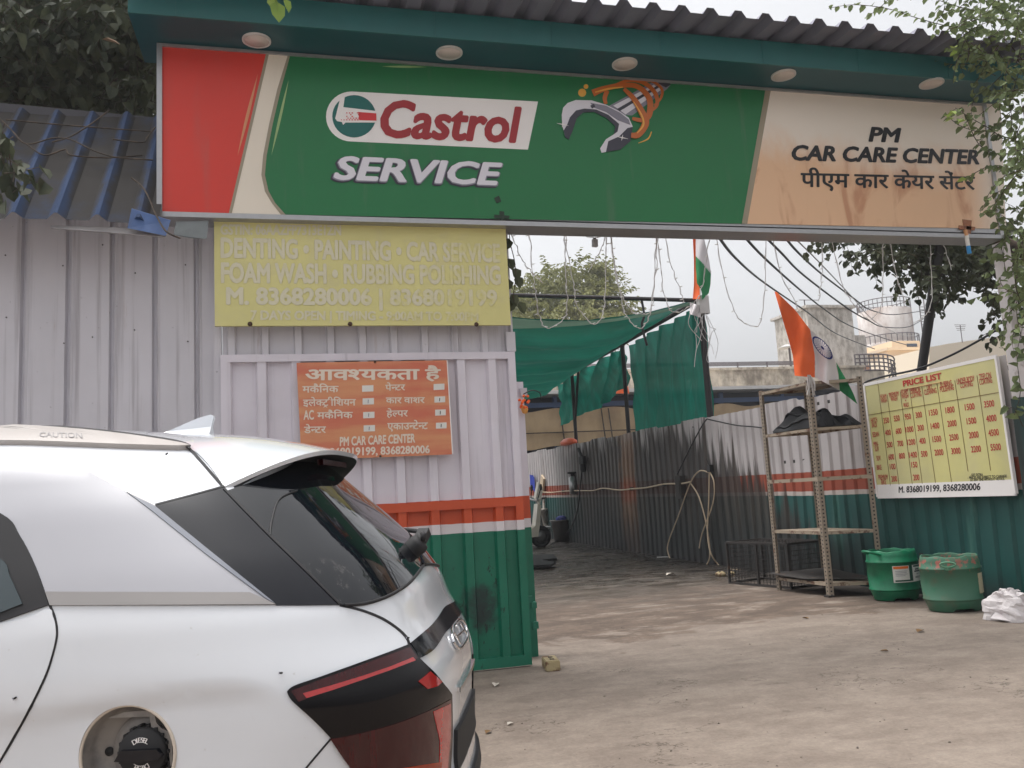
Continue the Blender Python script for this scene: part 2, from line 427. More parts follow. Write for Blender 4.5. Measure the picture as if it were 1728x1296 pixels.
def cloth_net(name, c, alpha, trans=.5, fold_shade=(.4, 3.2, 3.2)):
    m = MT(name, .8); n = m.noise(2.5, 5); f = m.noise(1.0, 5, .6, (1.2, 1.2, .35)); fold_tone = m.noise(1.0, 4, .6, fold_shade)
    colr = m.mul(c, (n * .4 + .8) * (fold_tone * 1.5 + .25)); m.col(colr)  # noise streaks in the colour stand in for fold shading and overlapping net
    t = m.g.nodes.new('ShaderNodeBsdfTranslucent'); m.g.links.new(colr, t.inputs[0])
    mx = m.g.nodes.new('ShaderNodeMixShader'); mx.inputs[0].default_value = trans
    tr = m.g.nodes.new('ShaderNodeBsdfTransparent'); mx2 = m.g.nodes.new('ShaderNodeMixShader'); mx2.inputs[0].default_value = alpha
    out = m.g.nodes['Material Output']
    m.g.links.new(m.p.outputs[0], mx.inputs[1]); m.g.links.new(t.outputs[0], mx.inputs[2])
    m.g.links.new(tr.outputs[0], mx2.inputs[1]); m.g.links.new(mx.outputs[0], mx2.inputs[2])
    m.g.links.new(mx2.outputs[0], out.inputs[0]); m.bump(f, .3, .02); return m.m
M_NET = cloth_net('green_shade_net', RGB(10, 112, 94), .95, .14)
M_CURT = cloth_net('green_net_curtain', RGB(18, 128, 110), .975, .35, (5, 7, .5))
M_NETHEM = cloth_net('faded_net_hem', RGB(130, 164, 142), .97, .4)
def leafmat(name, c1, c2, rough=.65, trans=.3):
    m = MT(name, rough, 0, .3); n = m.noise(7, 3); n2 = m.noise(.8, 3)
    colr = m.mix(c1, c2, (n * .6 + n2 * .5).ss(.35, .75)); m.col(colr)
    t = m.g.nodes.new('ShaderNodeBsdfTranslucent'); m.g.links.new(colr, t.inputs[0])
    mx = m.g.nodes.new('ShaderNodeMixShader'); mx.inputs[0].default_value = trans; out = m.g.nodes['Material Output']
    m.g.links.new(m.p.outputs[0], mx.inputs[1]); m.g.links.new(t.outputs[0], mx.inputs[2]); m.g.links.new(mx.outputs[0], out.inputs[0])
    return m.m
M_LEAF_R = leafmat('leaf_dusty_green', RGB(74, 88, 60), RGB(128, 142, 96))
M_LEAF_L = leafmat('leaf_dark_green', RGB(46, 54, 42), RGB(88, 92, 68))
M_LEAF_C = leafmat('leaf_olive', RGB(96, 102, 56), RGB(142, 142, 92))
M_LEAF_Y = leafmat('leaf_fresh', RGB(120, 150, 70), RGB(150, 160, 84))
def facade_mat(name, c, c2, amt=.45, sc=.6):
    m = MT(name, .9); a = m.noise(sc, 8, .7); b = m.noise(sc * 2, 6, .65, (1, 1, .35))
    m.col(m.mix(m.mul(c, a * .5 + .75), c2, (a * .5 + b * .5).ss(1 - amt - .12, 1 - amt + .12))); return m.m
M_WEATH = facade_mat('weathered_plaster', RGB(206, 194, 176), RGB(120, 110, 98), .48, 1.1)
M_TOWER = facade_mat('grey_plaster', RGB(214, 208, 200), RGB(150, 142, 132), .48, 2.2)
M_TANK = facade_mat('streaked_concrete', RGB(216, 210, 206), RGB(156, 138, 128), .5, .35)
M_CREAM = facade_mat('cream_wall', RGB(228, 206, 178), RGB(206, 180, 150), .4, .2)
M_TAN = facade_mat('tan_tarpaulin', RGB(176, 152, 118), RGB(146, 124, 96), .5, .5)
M_SHEDDARK = plain('shed_dark', RGB(44, 46, 58), .8)
M_SHEDBLUE = plain('shed_blue_steel', RGB(50, 78, 120), .5)
M_GUTTER = plain('pale_gutter', RGB(200, 198, 196), .5)
M_RAIL = plain('rail_paint', RGB(104, 96, 98), .5)
M_WINDOW = plain('dark_window', RGB(60, 72, 92), .15)

# ------------------------------------------------------------------ lettering
_tcache = {}
def glyphs(s, off=0.0, shear=0.0):
    off = 0.0
    k = (s, off, shear)
    if k in _tcache: return _tcache[k]
    c = bpy.data.curves.new('lettering', 'FONT'); c.body = s; c.size = 1; c.offset = off; c.shear = shear
    c.resolution_u = 3 if len(s) > 6 else 5
    o = bpy.data.objects.new('lettering', c); COL.objects.link(o)
    dg = bpy.context.evaluated_depsgraph_get(); dg.update()
    me = bpy.data.meshes.new_from_object(o.evaluated_get(dg))
    v = [(p.co.x, p.co.y) for p in me.vertices]; f = [tuple(p.vertices) for p in me.polygons]
    bpy.data.objects.remove(o); bpy.data.curves.remove(c); bpy.data.meshes.remove(me)
    _tcache[k] = (v, f); return v, f
def cut_right(g, frac):                             # a Devanagari half form: the letter without its right-hand bar
    v, f = g
    bm = bmesh.new(); vs = [bm.verts.new((x, y, 0)) for x, y in v]
    for q in f:
        try: bm.faces.new([vs[i] for i in q])
        except ValueError: pass
    xm = max(x for x, y in v); x0 = min(x for x, y in v)
    cx = x0 + (xm - x0) * frac
    bmesh.ops.bisect_plane(bm, geom=bm.verts[:] + bm.edges[:] + bm.faces[:], plane_co=(cx, 0, 0), plane_no=(1, 0, 0), clear_outer=True)
    bm.verts.index_update()
    r = ([(p.co.x, p.co.y) for p in bm.verts], [tuple(p.index for p in q.verts) for q in bm.faces]); bm.free(); return r
def word(runs, off=0.0):                            # runs: strings, or ('half', letter, frac) or 'RA' under the last letter
    V, Fc = [], []; x = 0.0; last = None
    for r in runs:
        if r == 'RA':
            xc = last; pts = [(xc-.17,-.17),(xc-.13,-.11),(xc,-.01),(xc+.13,-.11),(xc+.17,-.17),(xc,-.09)]
            b = len(V); V += pts; Fc += [(b,b+1,b+2,b+5),(b+5,b+2,b+3,b+4)]; continue
        if r == ' ': x += .25; continue
        g = glyphs(r, off) if isinstance(r, str) else cut_right(glyphs(r[1], off), r[2])
        x0 = min(p[0] for p in g[0]); x1 = max(p[0] for p in g[0])
        b = len(V); V += [(p[0] - x0 + x, p[1]) for p in g[0]]; Fc += [tuple(i + b for i in q) for q in g[1]]
        last = x + (x1 - x0) * .45; x += (x1 - x0) - .004
    return V, Fc
_cap = None
def place(g, A, B, T, nrm, mb, cap=.72, bold=0.0, fit=True):
    """Map lettering on to a plane: A baseline left, B baseline right, T a point at cap height above A."""
    V, Fc = g; A = Vector(A); e1 = Vector(B) - A; up = Vector(T) - A; n = Vector(nrm).normalized()
    x0 = min(p[0] for p in V); x1 = max(p[0] for p in V); W = x1 - x0
    cops = [(0, 0)]
    if bold:
        nd = 20 if bold > .035 else 8
        cops += [(bold * math.cos(2*PI*k/nd), bold * .85 * math.sin(2*PI*k/nd)) for k in range(nd)]
    if bold > .04: cops += [(dx * .5, dy * .5) for dx, dy in cops[1::3]]
    for k, (dx, dy) in enumerate(cops):
        mb.add([A + e1 * ((x - x0 + dx) / W) + up * ((y + dy) / cap) + n * (.00010 * k) for x, y in V], Fc)
    return mb
LAT = .70                                           # cap height of the built-in face; Devanagari head line
DEV = .66
def text(s, mat, parent, A, B, T, nrm, bold=0.0, shear=0.0, off=0.0, cap=LAT, name='lettering'):
    g = glyphs(s, off, shear) if isinstance(s, str) else word(s, off)
    mb = MB(); place(g, A, B, T, nrm, mb, cap, bold)
    return mb.build(name, mat, parent, fix=False)
def ctext(s, mat, mbout, C, ex, ez, h, nrm, sx=1.0, bold=0.0, wmax=None):
    g = glyphs(s); w_ = (max(p[0] for p in g[0]) - min(p[0] for p in g[0])) * h / LAT * sx
    if wmax: w_ = min(w_, wmax)
    C = Vector(C); A = C - ex * (w_/2) - ez * (h/2)
    place(g, A, A + ex * w_, A + ez * h, nrm, mbout, LAT, bold)

# ------------------------------------------------------------------ ground
ys = [-40, -4, 2, 6, 10, 12, 14, 17, 20, 24, 40, 90, 600]
xs = [-400, -60, -12, -4, 0, 4, 8, 20, 60, 400]
mb = MB(); mb.add([(x, y, gz(y)) for y in ys for x in xs],
       [(j*len(xs)+i, j*len(xs)+i+1, (j+1)*len(xs)+i+1, (j+1)*len(xs)+i) for j in range(len(ys)-1) for i in range(len(xs)-1)])
tag(mb.build('ground', M_CONC), kind='structure')

# ------------------------------------------------------------------ corrugated sheets
def ribs(a0, a1, pitch, prof, phase=0.0):           # list of (a, depth) along a sheet
    out = []; k = math.floor((a0 - phase) / pitch) - 1
    while phase + k * pitch < a1 + pitch:
        for t, d in prof:
            a = phase + (k + t) * pitch
            if a0 <= a <= a1: out.append((a, d))
        k += 1
    out.sort()
    return [(a0, out[0][1])] + out + [(a1, out[-1][1])]
TRAP = [(0, 0), (.70, 0), (.76, -1), (.94, -1), (.999, 0)]
def sheet_y(mb, x0, x1, z0, z1, y, pitch, depth, phase=0, prof=TRAP, rows=1):   # sheet in the plane y, ribs vertical
    R = ribs(x0, x1, pitch, prof, phase); n = len(R); vs = []
    for j in range(rows + 1):
        for a, d in R:
            zz = z0(a) if callable(z0) else z0; zt = z1(a) if callable(z1) else z1
            vs.append((a, y + d * depth, lerp(zz, zt, j / rows)))
    fs = [(j*n+i, j*n+i+1, (j+1)*n+i+1, (j+1)*n+i) for j in range(rows) for i in range(n-1)]
    return mb.add(vs, fs)

# left wall
YW = 6.46
xl = oy(362, 600, YW).x
t = thing('sheet_wall', 'pale grey ribbed sheet wall behind the white car, left of the yellow board', 'wall', (xl - 2, YW, 0))
mb = MB(); sheet_y(mb, -6.0, xl, 0, 3.45, YW, .285, .035, oy(42, 600, YW).x + .02,
                   [(0, 0), (.80, 0), (.84, 1), (.90, 1), (.94, -.3), (.999, 0)]); mb.build('cladding', M_WHITE, t)
mb = MB(); mb.box((xl, YW - .06, 0), (oy(374, 600, YW).x, YW + .06, 3.42)); mb.build('end_post', M_WHITE, t)
mb = MB()
for k in range(11):
    for zz in (1.5, 2.6, 3.1):
        mb.lathe([(.005, 0), (.005, .005), (0, .006)], (xl - .2 - k * .285 + random.uniform(-.06, .06), YW - .002, zz + random.uniform(-.12, .12)), 8, (0, -1, 0))
mb.build('screw', M_DARKSTEEL, t)

# blue roof on it
ye, yt = 6.0, 7.0
ze = oy(26, 372, ye).z; zt = oy(60, 190, yt).z
t = thing('sheet_roof', 'dusty blue ribbed sheet roof above the pale grey wall at left', 'roof', (-2, ye, ze))
xr_e = oy(292, 390, ye).x; xr_t = oy(300, 215, yt).x
def roofsheet(x0, x1e, pitch, phase):
    R = ribs(x0, x1e, pitch, [(0, 0), (.52, 0), (.72, 1), (.80, 1), (.98, 0)], phase)
    n = len(R); nn = Vector((0, -(zt - ze), (yt - ye))).normalized(); vs = []; h = []
    for j in range(7):
        s_ = j / 6
        for a, d in R:
            sag = .015 * math.sin(a * 3.1 + s_ * 4)
            vs.append(Vector((a, lerp(ye, yt, s_), lerp(ze, zt, s_) + sag)) + nn * d * .05); h.append(d)
    mb = MB(); mb.add(vs, [(j*n+i, j*n+i+1, (j+1)*n+i+1, (j+1)*n+i) for j in range(6) for i in range(n-1)])
    return mb, h
pitch = (oy(165, 372, ye).x - oy(95, 372, ye).x)
mb, h = roofsheet(-5.5, oy(266, 380, ye).x, pitch, oy(26, 372, ye).x - pitch * .78)
o = mb.build('roof_sheet', M_BLUE, t, fix=False)
at_ = o.data.attributes.new('hgt', 'FLOAT', 'POINT')
for i, v in enumerate(h): at_.data[i].value = v
mb = MB(); sheet_pts = [oy(222, 352, ye - .01), oy(288, 372, ye + .02), oy(280, 398, ye - .03), oy(215, 385, ye - .05)]
mb.prism(sheet_pts, (0, .006, .004)); mb.build('loose_sheet', plain('blue_patch', RGB(60, 86, 132), .5, 0, .5, 9), t)
mb = MB(); mb.prism([oy(86, 380, ye + .03), oy(228, 384, ye + .03), oy(280, 393, ye + .02), oy(278, 399, ye), oy(86, 385, ye + .01)], (0, .02, 0))
mb.build('eave_strip', plain('pale_eave', RGB(150, 146, 146), .6), t)
mb = MB(); a = oy(-80, 166, yt); b = oy(264, 198, yt); mb.prism([a, b, oy(264, 218, yt), oy(-80, 186, yt)], (0, .05, 0)); mb.build('ridge_flashing', plain('dark_flashing', RGB(64, 62, 68), .5), t)
mb = MB()
mb.poly([oy(297, 374, 6.2), oy(352, 372, 6.2), oy(349, 403, 6.17), oy(320, 402, 6.15), oy(293, 396, 6.17)])
mb.build('metal_flap', plain('grey_flap', RGB(112, 116, 116), .4, .5, .3, 8), t)
# dry creepers on the blue roof
cr = thing('dry_creeper', 'thin dry creeper stems trailing over the dusty blue roof', 'creeper', oy(120, 260, 6.3))
mb = MB()
def roofpt(px, py):
    n = Vector((0, -(zt - ze), (yt - ye))); d = ray(px, py); p0 = Vector((0, ye - .05, ze + .05))
    tt = (p0 - CAM).dot(n) / d.dot(n); return CAM + d * tt
for L in ([(-10,190),(20,220),(45,243),(90,233),(120,236),(160,255),(200,266),(258,270)], [(45,243),(75,262),(110,252),(120,262),(180,266),(240,262)],
          [(185,185),(160,205),(120,230),(88,240)], [(222,300),(240,315),(252,335),(262,360),(280,390),(304,402)], [(10,202),(120,212),(255,222)], [(262,215),(248,232),(240,240),(190,235)]):
    mb.tube(smooth_path([roofpt(*p) for p in L], 4), .006, 5)
mb.build('stem', M_BARK, cr)

# ------------------------------------------------------------------ big sign
YS = 6.2
t = thing('shop_sign', 'long red, green and cream shop sign with oil maker logo under the canopy', 'sign', (2.5, YS, 3.4))
zb, zt_ = oy(269, 358, YS).z, oy(269, 79, YS).z
x0, x1 = oy(265, 200, YS).x, oy(1690, 386, YS).x
mb = MB(); mb.box((x0 + .02, YS + .004, zb + .02), (x1 - .02, YS + .2, zt_ - .02)); mb.build('box_body', M_ALU, t)
fr = .036
mb = MB(); mb.box((x0, YS - .02, zb - fr), (x1, YS + .21, zb)); mb.box((x0, YS - .02, zt_), (x1, YS + .21, zt_ + .02))
mb.box((x0, YS - .02, zb), (x0 + fr, YS + .21, zt_)); mb.box((x1 - fr, YS - .02, zb), (x1, YS + .21, zt_)); mb.build('frame', M_ALU, t)
def sp(px, py, k=0): return oy(px, py, YS - .0025 * k)
def z2(x, y, k=0): return sp(500 + x * .40509, 60 + y * .40509, k)
def z3(x, y, k=0): return sp(1100 + x * .36343, y * .36343, k)
def signpoly(pts, name, mat, k, conv=sp, parent=None):
    mb = MB(); mb.prism([conv(*p, k) for p in pts], (0, .002, 0)); return mb.build(name, mat, parent or t)
topY = lambda x: 79 + (x - 269) * .0582
botY = lambda x: 358 + (x - 269) * .0198
signpoly([(266, topY(266)), (450, topY(450)), (386, botY(386)), (266, botY(266))], 'red_panel', M_SRED, 1)
signpoly([(450, topY(450)), (486, topY(486)), (470, 150), (456, 210), (446, 262), (443, 295), (449, 322), (460, 342), (476, botY(476)), (386, botY(386))], 'cream_band', M_SCREAM, 1)
signpoly([(449, topY(449)), (454, topY(454)), (391, botY(391)), (386, botY(386))], 'divider_line', M_SLINE, 2)
signpoly([(486, topY(486)), (1298, topY(1298)), (1254, botY(1254)), (476, botY(476)), (460, 342), (449, 322), (443, 295), (446, 262), (456, 210), (470, 150)], 'green_panel', M_SGREEN, 1)
signpoly([(486, topY(486)), (490, topY(490)), (474, 150), (460, 210), (450, 262), (447, 295), (453, 322), (464, 342), (482, botY(482)), (474, botY(474)), (459, 343), (447, 323), (441, 295), (444, 262), (454, 210), (468, 150)], 'divider_line', M_SLINE, 2)
signpoly([(1298, topY(1298)), (1688, topY(1688)), (1698, botY(1698)), (1254, botY(1254))], 'stained_panel', M_STAIN, 1)
signpoly([(1294, topY(1294)), (1303, topY(1303)), (1261, botY(1261)), (1252, botY(1252))], 'divider_line', M_SLINE, 2)
def spindle(a, b, w_, n=8):
    A = Vector((a[0], a[1])); B = Vector((b[0], b[1])); d = B - A; p = Vector((-d.y, d.x)).normalized(); L = []; R_ = []
    for i in range(n + 1):
        q = A + d * (i / n); r = w_ * math.sin(PI * i / n); L.append(q + p * r); R_.append(q - p * r)
    return [tuple(v) for v in L + R_[1:-1][::-1]]
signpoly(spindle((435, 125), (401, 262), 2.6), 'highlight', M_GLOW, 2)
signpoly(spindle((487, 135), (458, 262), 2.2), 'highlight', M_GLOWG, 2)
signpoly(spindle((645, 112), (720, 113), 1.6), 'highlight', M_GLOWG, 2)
# badge
cc = [(230 + 106 * math.cos(a_), 337 + 104 * math.sin(a_)) for a_ in [math.radians(x) for x in range(90, 271, 10)]]
bd = signpoly([(1007, 275), (965, 475)] + cc, 'badge', M_SWHITE, 2, z2)
signpoly([(241 + 91 * math.cos(math.radians(x)), 336 + 88 * math.sin(math.radians(x))) for x in range(0, 360, 10)], 'emblem_disc', M_LTEAL, 3, z2, bd)
signpoly([(182, 264), (203, 250), (196, 298), (332, 314), (334, 362), (205, 362), (195, 372), (190, 360), (170, 356), (162, 345)], 'emblem_stroke', M_SWHITE, 4, z2, bd)
signpoly([(258, 318), (333, 324), (334, 354), (262, 352)], 'emblem_bar', M_LRED, 5, z2, bd)
mb = MB()
for i in range(7):
    for j in range(5):
        if random.random() < .35 + .09 * i:
            x = 186 + i * 11 + (j % 2) * 5; y = 320 + j * 7.2
            mb.prism([z2(x, y, 5), z2(x + 3 + i * .9, y + .3, 5), z2(x + 3 + i * .9, y + 4.4, 5), z2(x, y + 4.2, 5)], (0, .001, 0))
mb.build('emblem_dots', M_LRED, bd)
N_ = (0, -1, 0)
text('Castrol', M_SCRIM, bd, z2(357, 418, 3), z2(936, 443, 3), z2(357, 268, 3), N_, .036, .22, .018)
sv = text('SERVICE', M_CHROME_D, t, z2(154, 604, 2), z2(850, 630, 2), z2(154, 506, 2), N_, .06, .22, .02)
text('SERVICE', M_CHROME_M, t, z2(160, 600, 3.6), z2(857, 625, 3.6), z2(160, 503, 3.6), N_, .046, .22, .012)
text('SERVICE', M_CHROME_L, t, z2(162, 596, 4.8), z2(855, 621, 4.8), z2(162, 502, 4.8), N_, .034, .22, .008)
# spanner with a coil of oil
hd = [(1106,330),(1112,300),(1130,281),(1165,268),(1230,270),(1290,288),(1340,312),(1385,342),(1402,380),(1392,440),(1350,475),(1272,488),(1266,470),(1290,432),(1322,412),(1330,378),(1290,342),(1240,318),(1195,320),(1168,345),(1150,400),(1136,432),(1120,424),(1108,370)]
signpoly([(1290,300),(1480,196),(1550,184),(1560,205),(1545,222),(1400,332),(1340,330)], 'spanner_shank', M_CHROME_M, 2, z2)
for k, (a, b, c_, d) in enumerate((((1320,292),(1490,204),(1498,212),(1340,304)), ((1350,312),(1520,212),(1528,220),(1372,328)))):
    signpoly([a, b, c_, d], 'spanner_highlight', M_CHROME_L, 3, z2)
signpoly([(1505,180),(1552,184),(1560,205),(1540,216),(1510,200)], 'spanner_tip', M_CHROME_D, 3, z2)
signpoly([(1335,306),(1505,208),(1512,214),(1348,315)], 'spanner_shade', M_CHROME_D, 3, z2)
sph = signpoly(hd, 'spanner_head', M_CHROME_L, 3.5, z2)
signpoly([(1150,400),(1136,432),(1120,424),(1114,395),(1128,372),(1140,340),(1165,312),(1200,304),(1250,308),(1300,330),(1345,368),(1338,400),(1322,412),(1330,378),(1290,342),(1240,318),(1195,320),(1168,345)], 'spanner_shade', M_CHROME_D, 4.4, z2)
signpoly([(1402,380),(1392,440),(1350,475),(1290,485),(1300,440),(1345,420),(1380,385)], 'spanner_shade', M_CHROME_D, 4.4, z2)
signpoly([(1225,280),(1290,292),(1350,322),(1385,350),(1392,372),(1340,352),(1290,318),(1240,300)], 'spanner_shade', M_CHROME_M, 4.6, z2)
signpoly([(1240,284),(1225,292),(1232,304),(1246,296)], 'spanner_shade', M_CHROME_D, 5, z2)
for (cx_, cy_) in ((1110, 370), (1358, 425)):
    pts = []
    for i in range(8):
        r = (26 if i % 4 == 0 else 14) if i % 2 == 0 else 3.0
        pts.append((cx_ + r * math.cos(i * PI / 4 + .2), cy_ + r * math.sin(i * PI / 4 + .2)))
    signpoly(pts, 'spanner_glint', M_SWHITE, 6, z2)
def stroke(path, ws, k, mat, name):
    P = smooth_path([Vector((p[0], p[1], 0)) for p in path], 6); n = len(P); L = []; R_ = []
    for i, p in enumerate(P):
        d = (P[min(i+1, n-1)] - P[max(0, i-1)]).normalized(); q = Vector((-d.y, d.x, 0)); ww = interp([(j / (len(ws)-1), w_) for j, w_ in enumerate(ws)], i / (n-1)) / 2
        L.append(p + q * ww); R_.append(p - q * ww)
    mb = MB(); vs = [z2(v.x, v.y, k) for v in L] + [z2(v.x, v.y, k) for v in R_]
    mb.add(vs, [(i, i+1, n+i+1, n+i) for i in range(n-1)]); return mb.build(name, mat, t, fix=False)
stroke([(1235,240),(1280,222),(1350,208),(1420,212),(1470,262),(1470,330),(1440,352),(1400,345)], [30,22,20,22,26,20,12], 5.5, M_OIL, 'oil_coil')
stroke([(1330,205),(1390,186),(1450,198),(1495,240),(1502,290),(1470,320)], [10,14,18,18,14,8], 5.7, M_OIL, 'oil_coil')
stroke([(1420,190),(1480,190),(1522,222),(1518,262),(1490,290)], [6,10,12,10,6], 5.9, M_OIL, 'oil_coil')
stroke([(1365,222),(1405,262),(1440,320),(1455,365),(1425,412),(1395,415)], [14,22,28,30,26,20], 6.1, M_OIL, 'oil_coil')
stroke([(1295,230),(1285,260),(1290,285)], [20,18,14], 3.2, M_OIL, 'oil_coil')
stroke([(1245,236),(1300,222),(1360,215)], [5,8,4], 6.5, M_OIL2, 'oil_highlight')
stroke([(1405,275),(1438,330),(1446,372),(1420,406)], [3,7,8,4], 6.7, M_OIL2, 'oil_highlight')
stroke([(1480,400),(1465,430),(1425,448)], [4,6,2], 3.2, M_OIL2, 'oil_highlight')
for (cx_, cy_, r) in ((1191, 238, 17), (1207, 212, 10)):
    signpoly([(cx_ + r * math.cos(i * PI / 6), cy_ + r * math.sin(i * PI / 6)) for i in range(12)], 'oil_drop', M_OIL2, 3, z2)
# right panel words
text('PM', M_INK, t, z3(1010, 655, 2), z3(1152, 660, 2), z3(1012, 590, 2), N_, .042, .15, .014)
text('CAR CARE CENTER', M_INK, t, z3(652, 742, 2), z3(1517, 761, 2), z3(654, 674, 2), N_, .042, .15, .014)
text(['पीएम', ' ', 'कार', ' ', 'केयर', ' ', 'सेंटर'], M_INK, t, z3(693, 866, 2), z3(1500, 880, 2), z3(693, 801, 2), N_, .022, 0, 0, DEV)
# tape marks
M_TAPE = plain('brown_tape', RGB(150, 96, 64), .5)
for q in ([(1624,370),(1640,372),(1638,400),(1632,399),(1626,380)], [(1618,380),(1646,383),(1645,389),(1618,387)]):
    signpoly(q, 'tape', M_TAPE, 3)
for q in ([(843,356),(851,357),(851,372),(843,372)], [(834,362),(860,364),(859,369),(834,368)], [(834,334),(842,330),(846,340),(838,343)]):
    signpoly(q, 'grime_mark', plain('grime', RGB(38, 56, 44), .7), 3)

# canopy over the sign
zc = zt_ + .03; yfr = 5.84
t = thing('canopy', 'teal canopy with ribbed grey sheet roof over the long sign', 'canopy', (2.5, YS, zc))
xa, xb = x0 - .13, x1 + .12
mb = MB(); mb.box((xa, yfr, zc), (xb, YS + .3, zc + .03)); mb.build('soffit', M_TEAL, t)
mb = MB(); mb.box((xa, yfr - .02, zc - .004), (xb, yfr - .002, zc + .2))
for k in range(9): mb.box((xa + .9 * k + .3, yfr - .024, zc), (xa + .9 * k + .306, yfr - .02, zc + .195))
mb.build('fascia', M_TEAL2, t)
R = ribs(xa - .05, xb + .12, .238, [(0, 0), (.40, 0), (.56, 1), (.80, 1), (.96, 0)], xa)
n = len(R); vs = []
for yy, dz in ((yfr - .30, -.0), (yfr + .2, .03), (YS + .7, .14)):
    for a, d in R: vs.append((a, yy, zc + .205 + dz + d * .055))
mb = MB(); mb.add(vs, [(j*n+i, j*n+i+1, (j+1)*n+i+1, (j+1)*n+i) for j in range(2) for i in range(n-1)])
mb.build('roof_sheet', M_GREYSHEET, t, fix=False)
lights = [(433, 67), (758, 88), (1054, 107), (1322, 126), (1572, 140)]
for k, (px, py) in enumerate(lights):
    c = og(px, py, zc - .001)
    l = thing('ceiling_light', ['round ceiling light in the canopy above the red panel of the sign', 'round ceiling light in the canopy above the white logo badge', 'round ceiling light in the canopy above the spanner picture', 'round ceiling light in the canopy above left edge of the stained panel', 'round ceiling light in the canopy nearest the leafy tree at right'][k], 'light', c, 'round lights in the canopy')
    mb = MB(); mb.lathe([(.088, -.004), (.088, -.012), (0, -.014)], c, 28); mb.build('lens', M_LAMP, l)
    mb = MB(); mb.lathe([(.102, 0), (.102, -.012), (.088, -.014), (.088, -.002)], c, 28); mb.build('trim_ring', M_GUTTER, l)

# ------------------------------------------------------------------ yellow board
YY = 6.27
q = [oy(361, 367, YY), oy(853, 381, YY), oy(859, 551, YY), oy(360.5, 550, YY)]
t = thing('service_board', 'faded yellow board listing services over the sheet gate', 'sign', q[3])
bx0, bx1, bz0, bz1 = q[0].x, q[1].x, q[3].z, q[0].z
mb = MB(); mb.box((bx0, YY, bz0), (bx1, YY + .03, bz1)); mb.build('board', M_YELLOW, t)
def z5(x, y, k=1): return oy(350 + x * .30093, 360 + y * .30093, YY - .002 * k)
for s_, a, b, tp, bo in (('GSTIN: 06AAZFP7313E1ZN', (75,118), (748,122), (76,62), .03), ('DENTING • PAINTING • CAR SERVICE', (78,245), (1640,272), (78,138), .035),
                     ('FOAM WASH • RUBBING POLISHING', (80,386), (1642,396), (80,278), .035), ('M. 8368280006 | 8368019199', (110,508), (1622,516), (110,416), .035), ('7 DAYS OPEN | TIMING - 9:00AM TO 7:00PM', (243,596), (1518,602), (244,545), .03)):
    text(s_, M_FADED, t, z5(*a), z5(*b), z5(*tp), N_, bo * 1.25, 0, .018)
M_BOLT = plain('rusty_bolt', RGB(78, 56, 42), .6, .3)
for x, y in ((205,36), (785,51), (1468,69), (239,621), (800,621), (1508,623)):
    p = z5(x, y, 0); mb = MB(); mb.lathe([(.017, 0), (.017, .006), (.008, .012), (0, .013)], p, 12, (0,-1,0)); mb.build('bolt', M_BOLT, t)

# ------------------------------------------------------------------ sheet strip over the gate and gate
gx0, gx1 = oy(372, 602, YG).x, oy(869, 597, YG).x
t = thing('sheet_gate', 'tall ribbed sheet gate leaf painted white, orange and green', 'gate', ((gx0 + gx1) / 2, YG, 0))
gt, gb = oy(620, 596, YG).z, .012
fw = oy(386, 800, YG).x - gx0
mb = MB(); sheet_y(mb, gx0 + fw, gx1 - fw, gb + .04, gt - .03, YG + .045, .245, -.04, gx0 + .1, [(0, 0), (.56, 0), (.62, 1), (.86, 1), (.92, 0)], 1); mb.build('cladding', M_GATE, t)
mb = MB(); mb.box((gx0, YG, gb), (gx0 + fw, YG + .05, gt)); mb.build('stile', M_GATE, t)
mb = MB(); mb.box((gx1 - fw * 1.2, YG, gb), (gx1, YG + .05, gt)); mb.build('stile', M_GATE, t)
mb = MB(); mb.box((gx0 + fw, YG - .002, gt - .055), (gx1 - fw * 1.2, YG + .048, gt)); mb.build('top_rail', M_GATE, t)
zm = oy(780, 851, YG).z
mb = MB(); mb.box((gx0 + fw, YG - .003, zm - .035), (gx1 - fw * 1.2, YG + .047, zm + .028)); mb.build('middle_rail', M_GATE, t)
mb = MB(); mb.box((gx0 + fw, YG - .002, gb), (gx1 - fw * 1.2, YG + .048, gb + .075)); mb.build('bottom_rail', M_GATE, t)
M_GREENP = plain('green_iron_paint', RGB(14, 92, 72), .5, 0, .3, 9)
p = oy(907, 1033, YG); mb = MB(); mb.box((gx1 + .0, YG + .01, p.z - .13), (gx1 + .035, YG + .04, p.z + .12)); mb.box((gx1 + .02, YG - .005, p.z - .12), (gx1 + .065, YG + .05, p.z - .07)); mb.box((gx1 + .02, YG - .005, p.z + .03), (gx1 + .06, YG + .05, p.z + .075))
mb.build('latch', M_GREENP, t)
sw = oy(640, 596, 6.40).z
t = thing('ribbed_sheet', 'white ribbed sheet strip between the yellow board and the gate', 'panel', ((gx0 + gx1) / 2, 6.41, sw))
mb = MB(); sheet_y(mb, gx0 + .01, gx1 + .0, gt + .005, bz1 - .03, 6.42, .235, -.035, gx0 + .12, [(0, 0), (.66, 0), (.71, 1), (.90, 1), (.95, 0)]); mb.build('cladding', M_WHITE, t)
mb = MB(); mb.box((gx1 - .06, 6.37, gt + .005), (gx1 + .012, 6.41, oy(868, 560, 6.37).z)); mb.build('end_strip', M_WHITE, t)
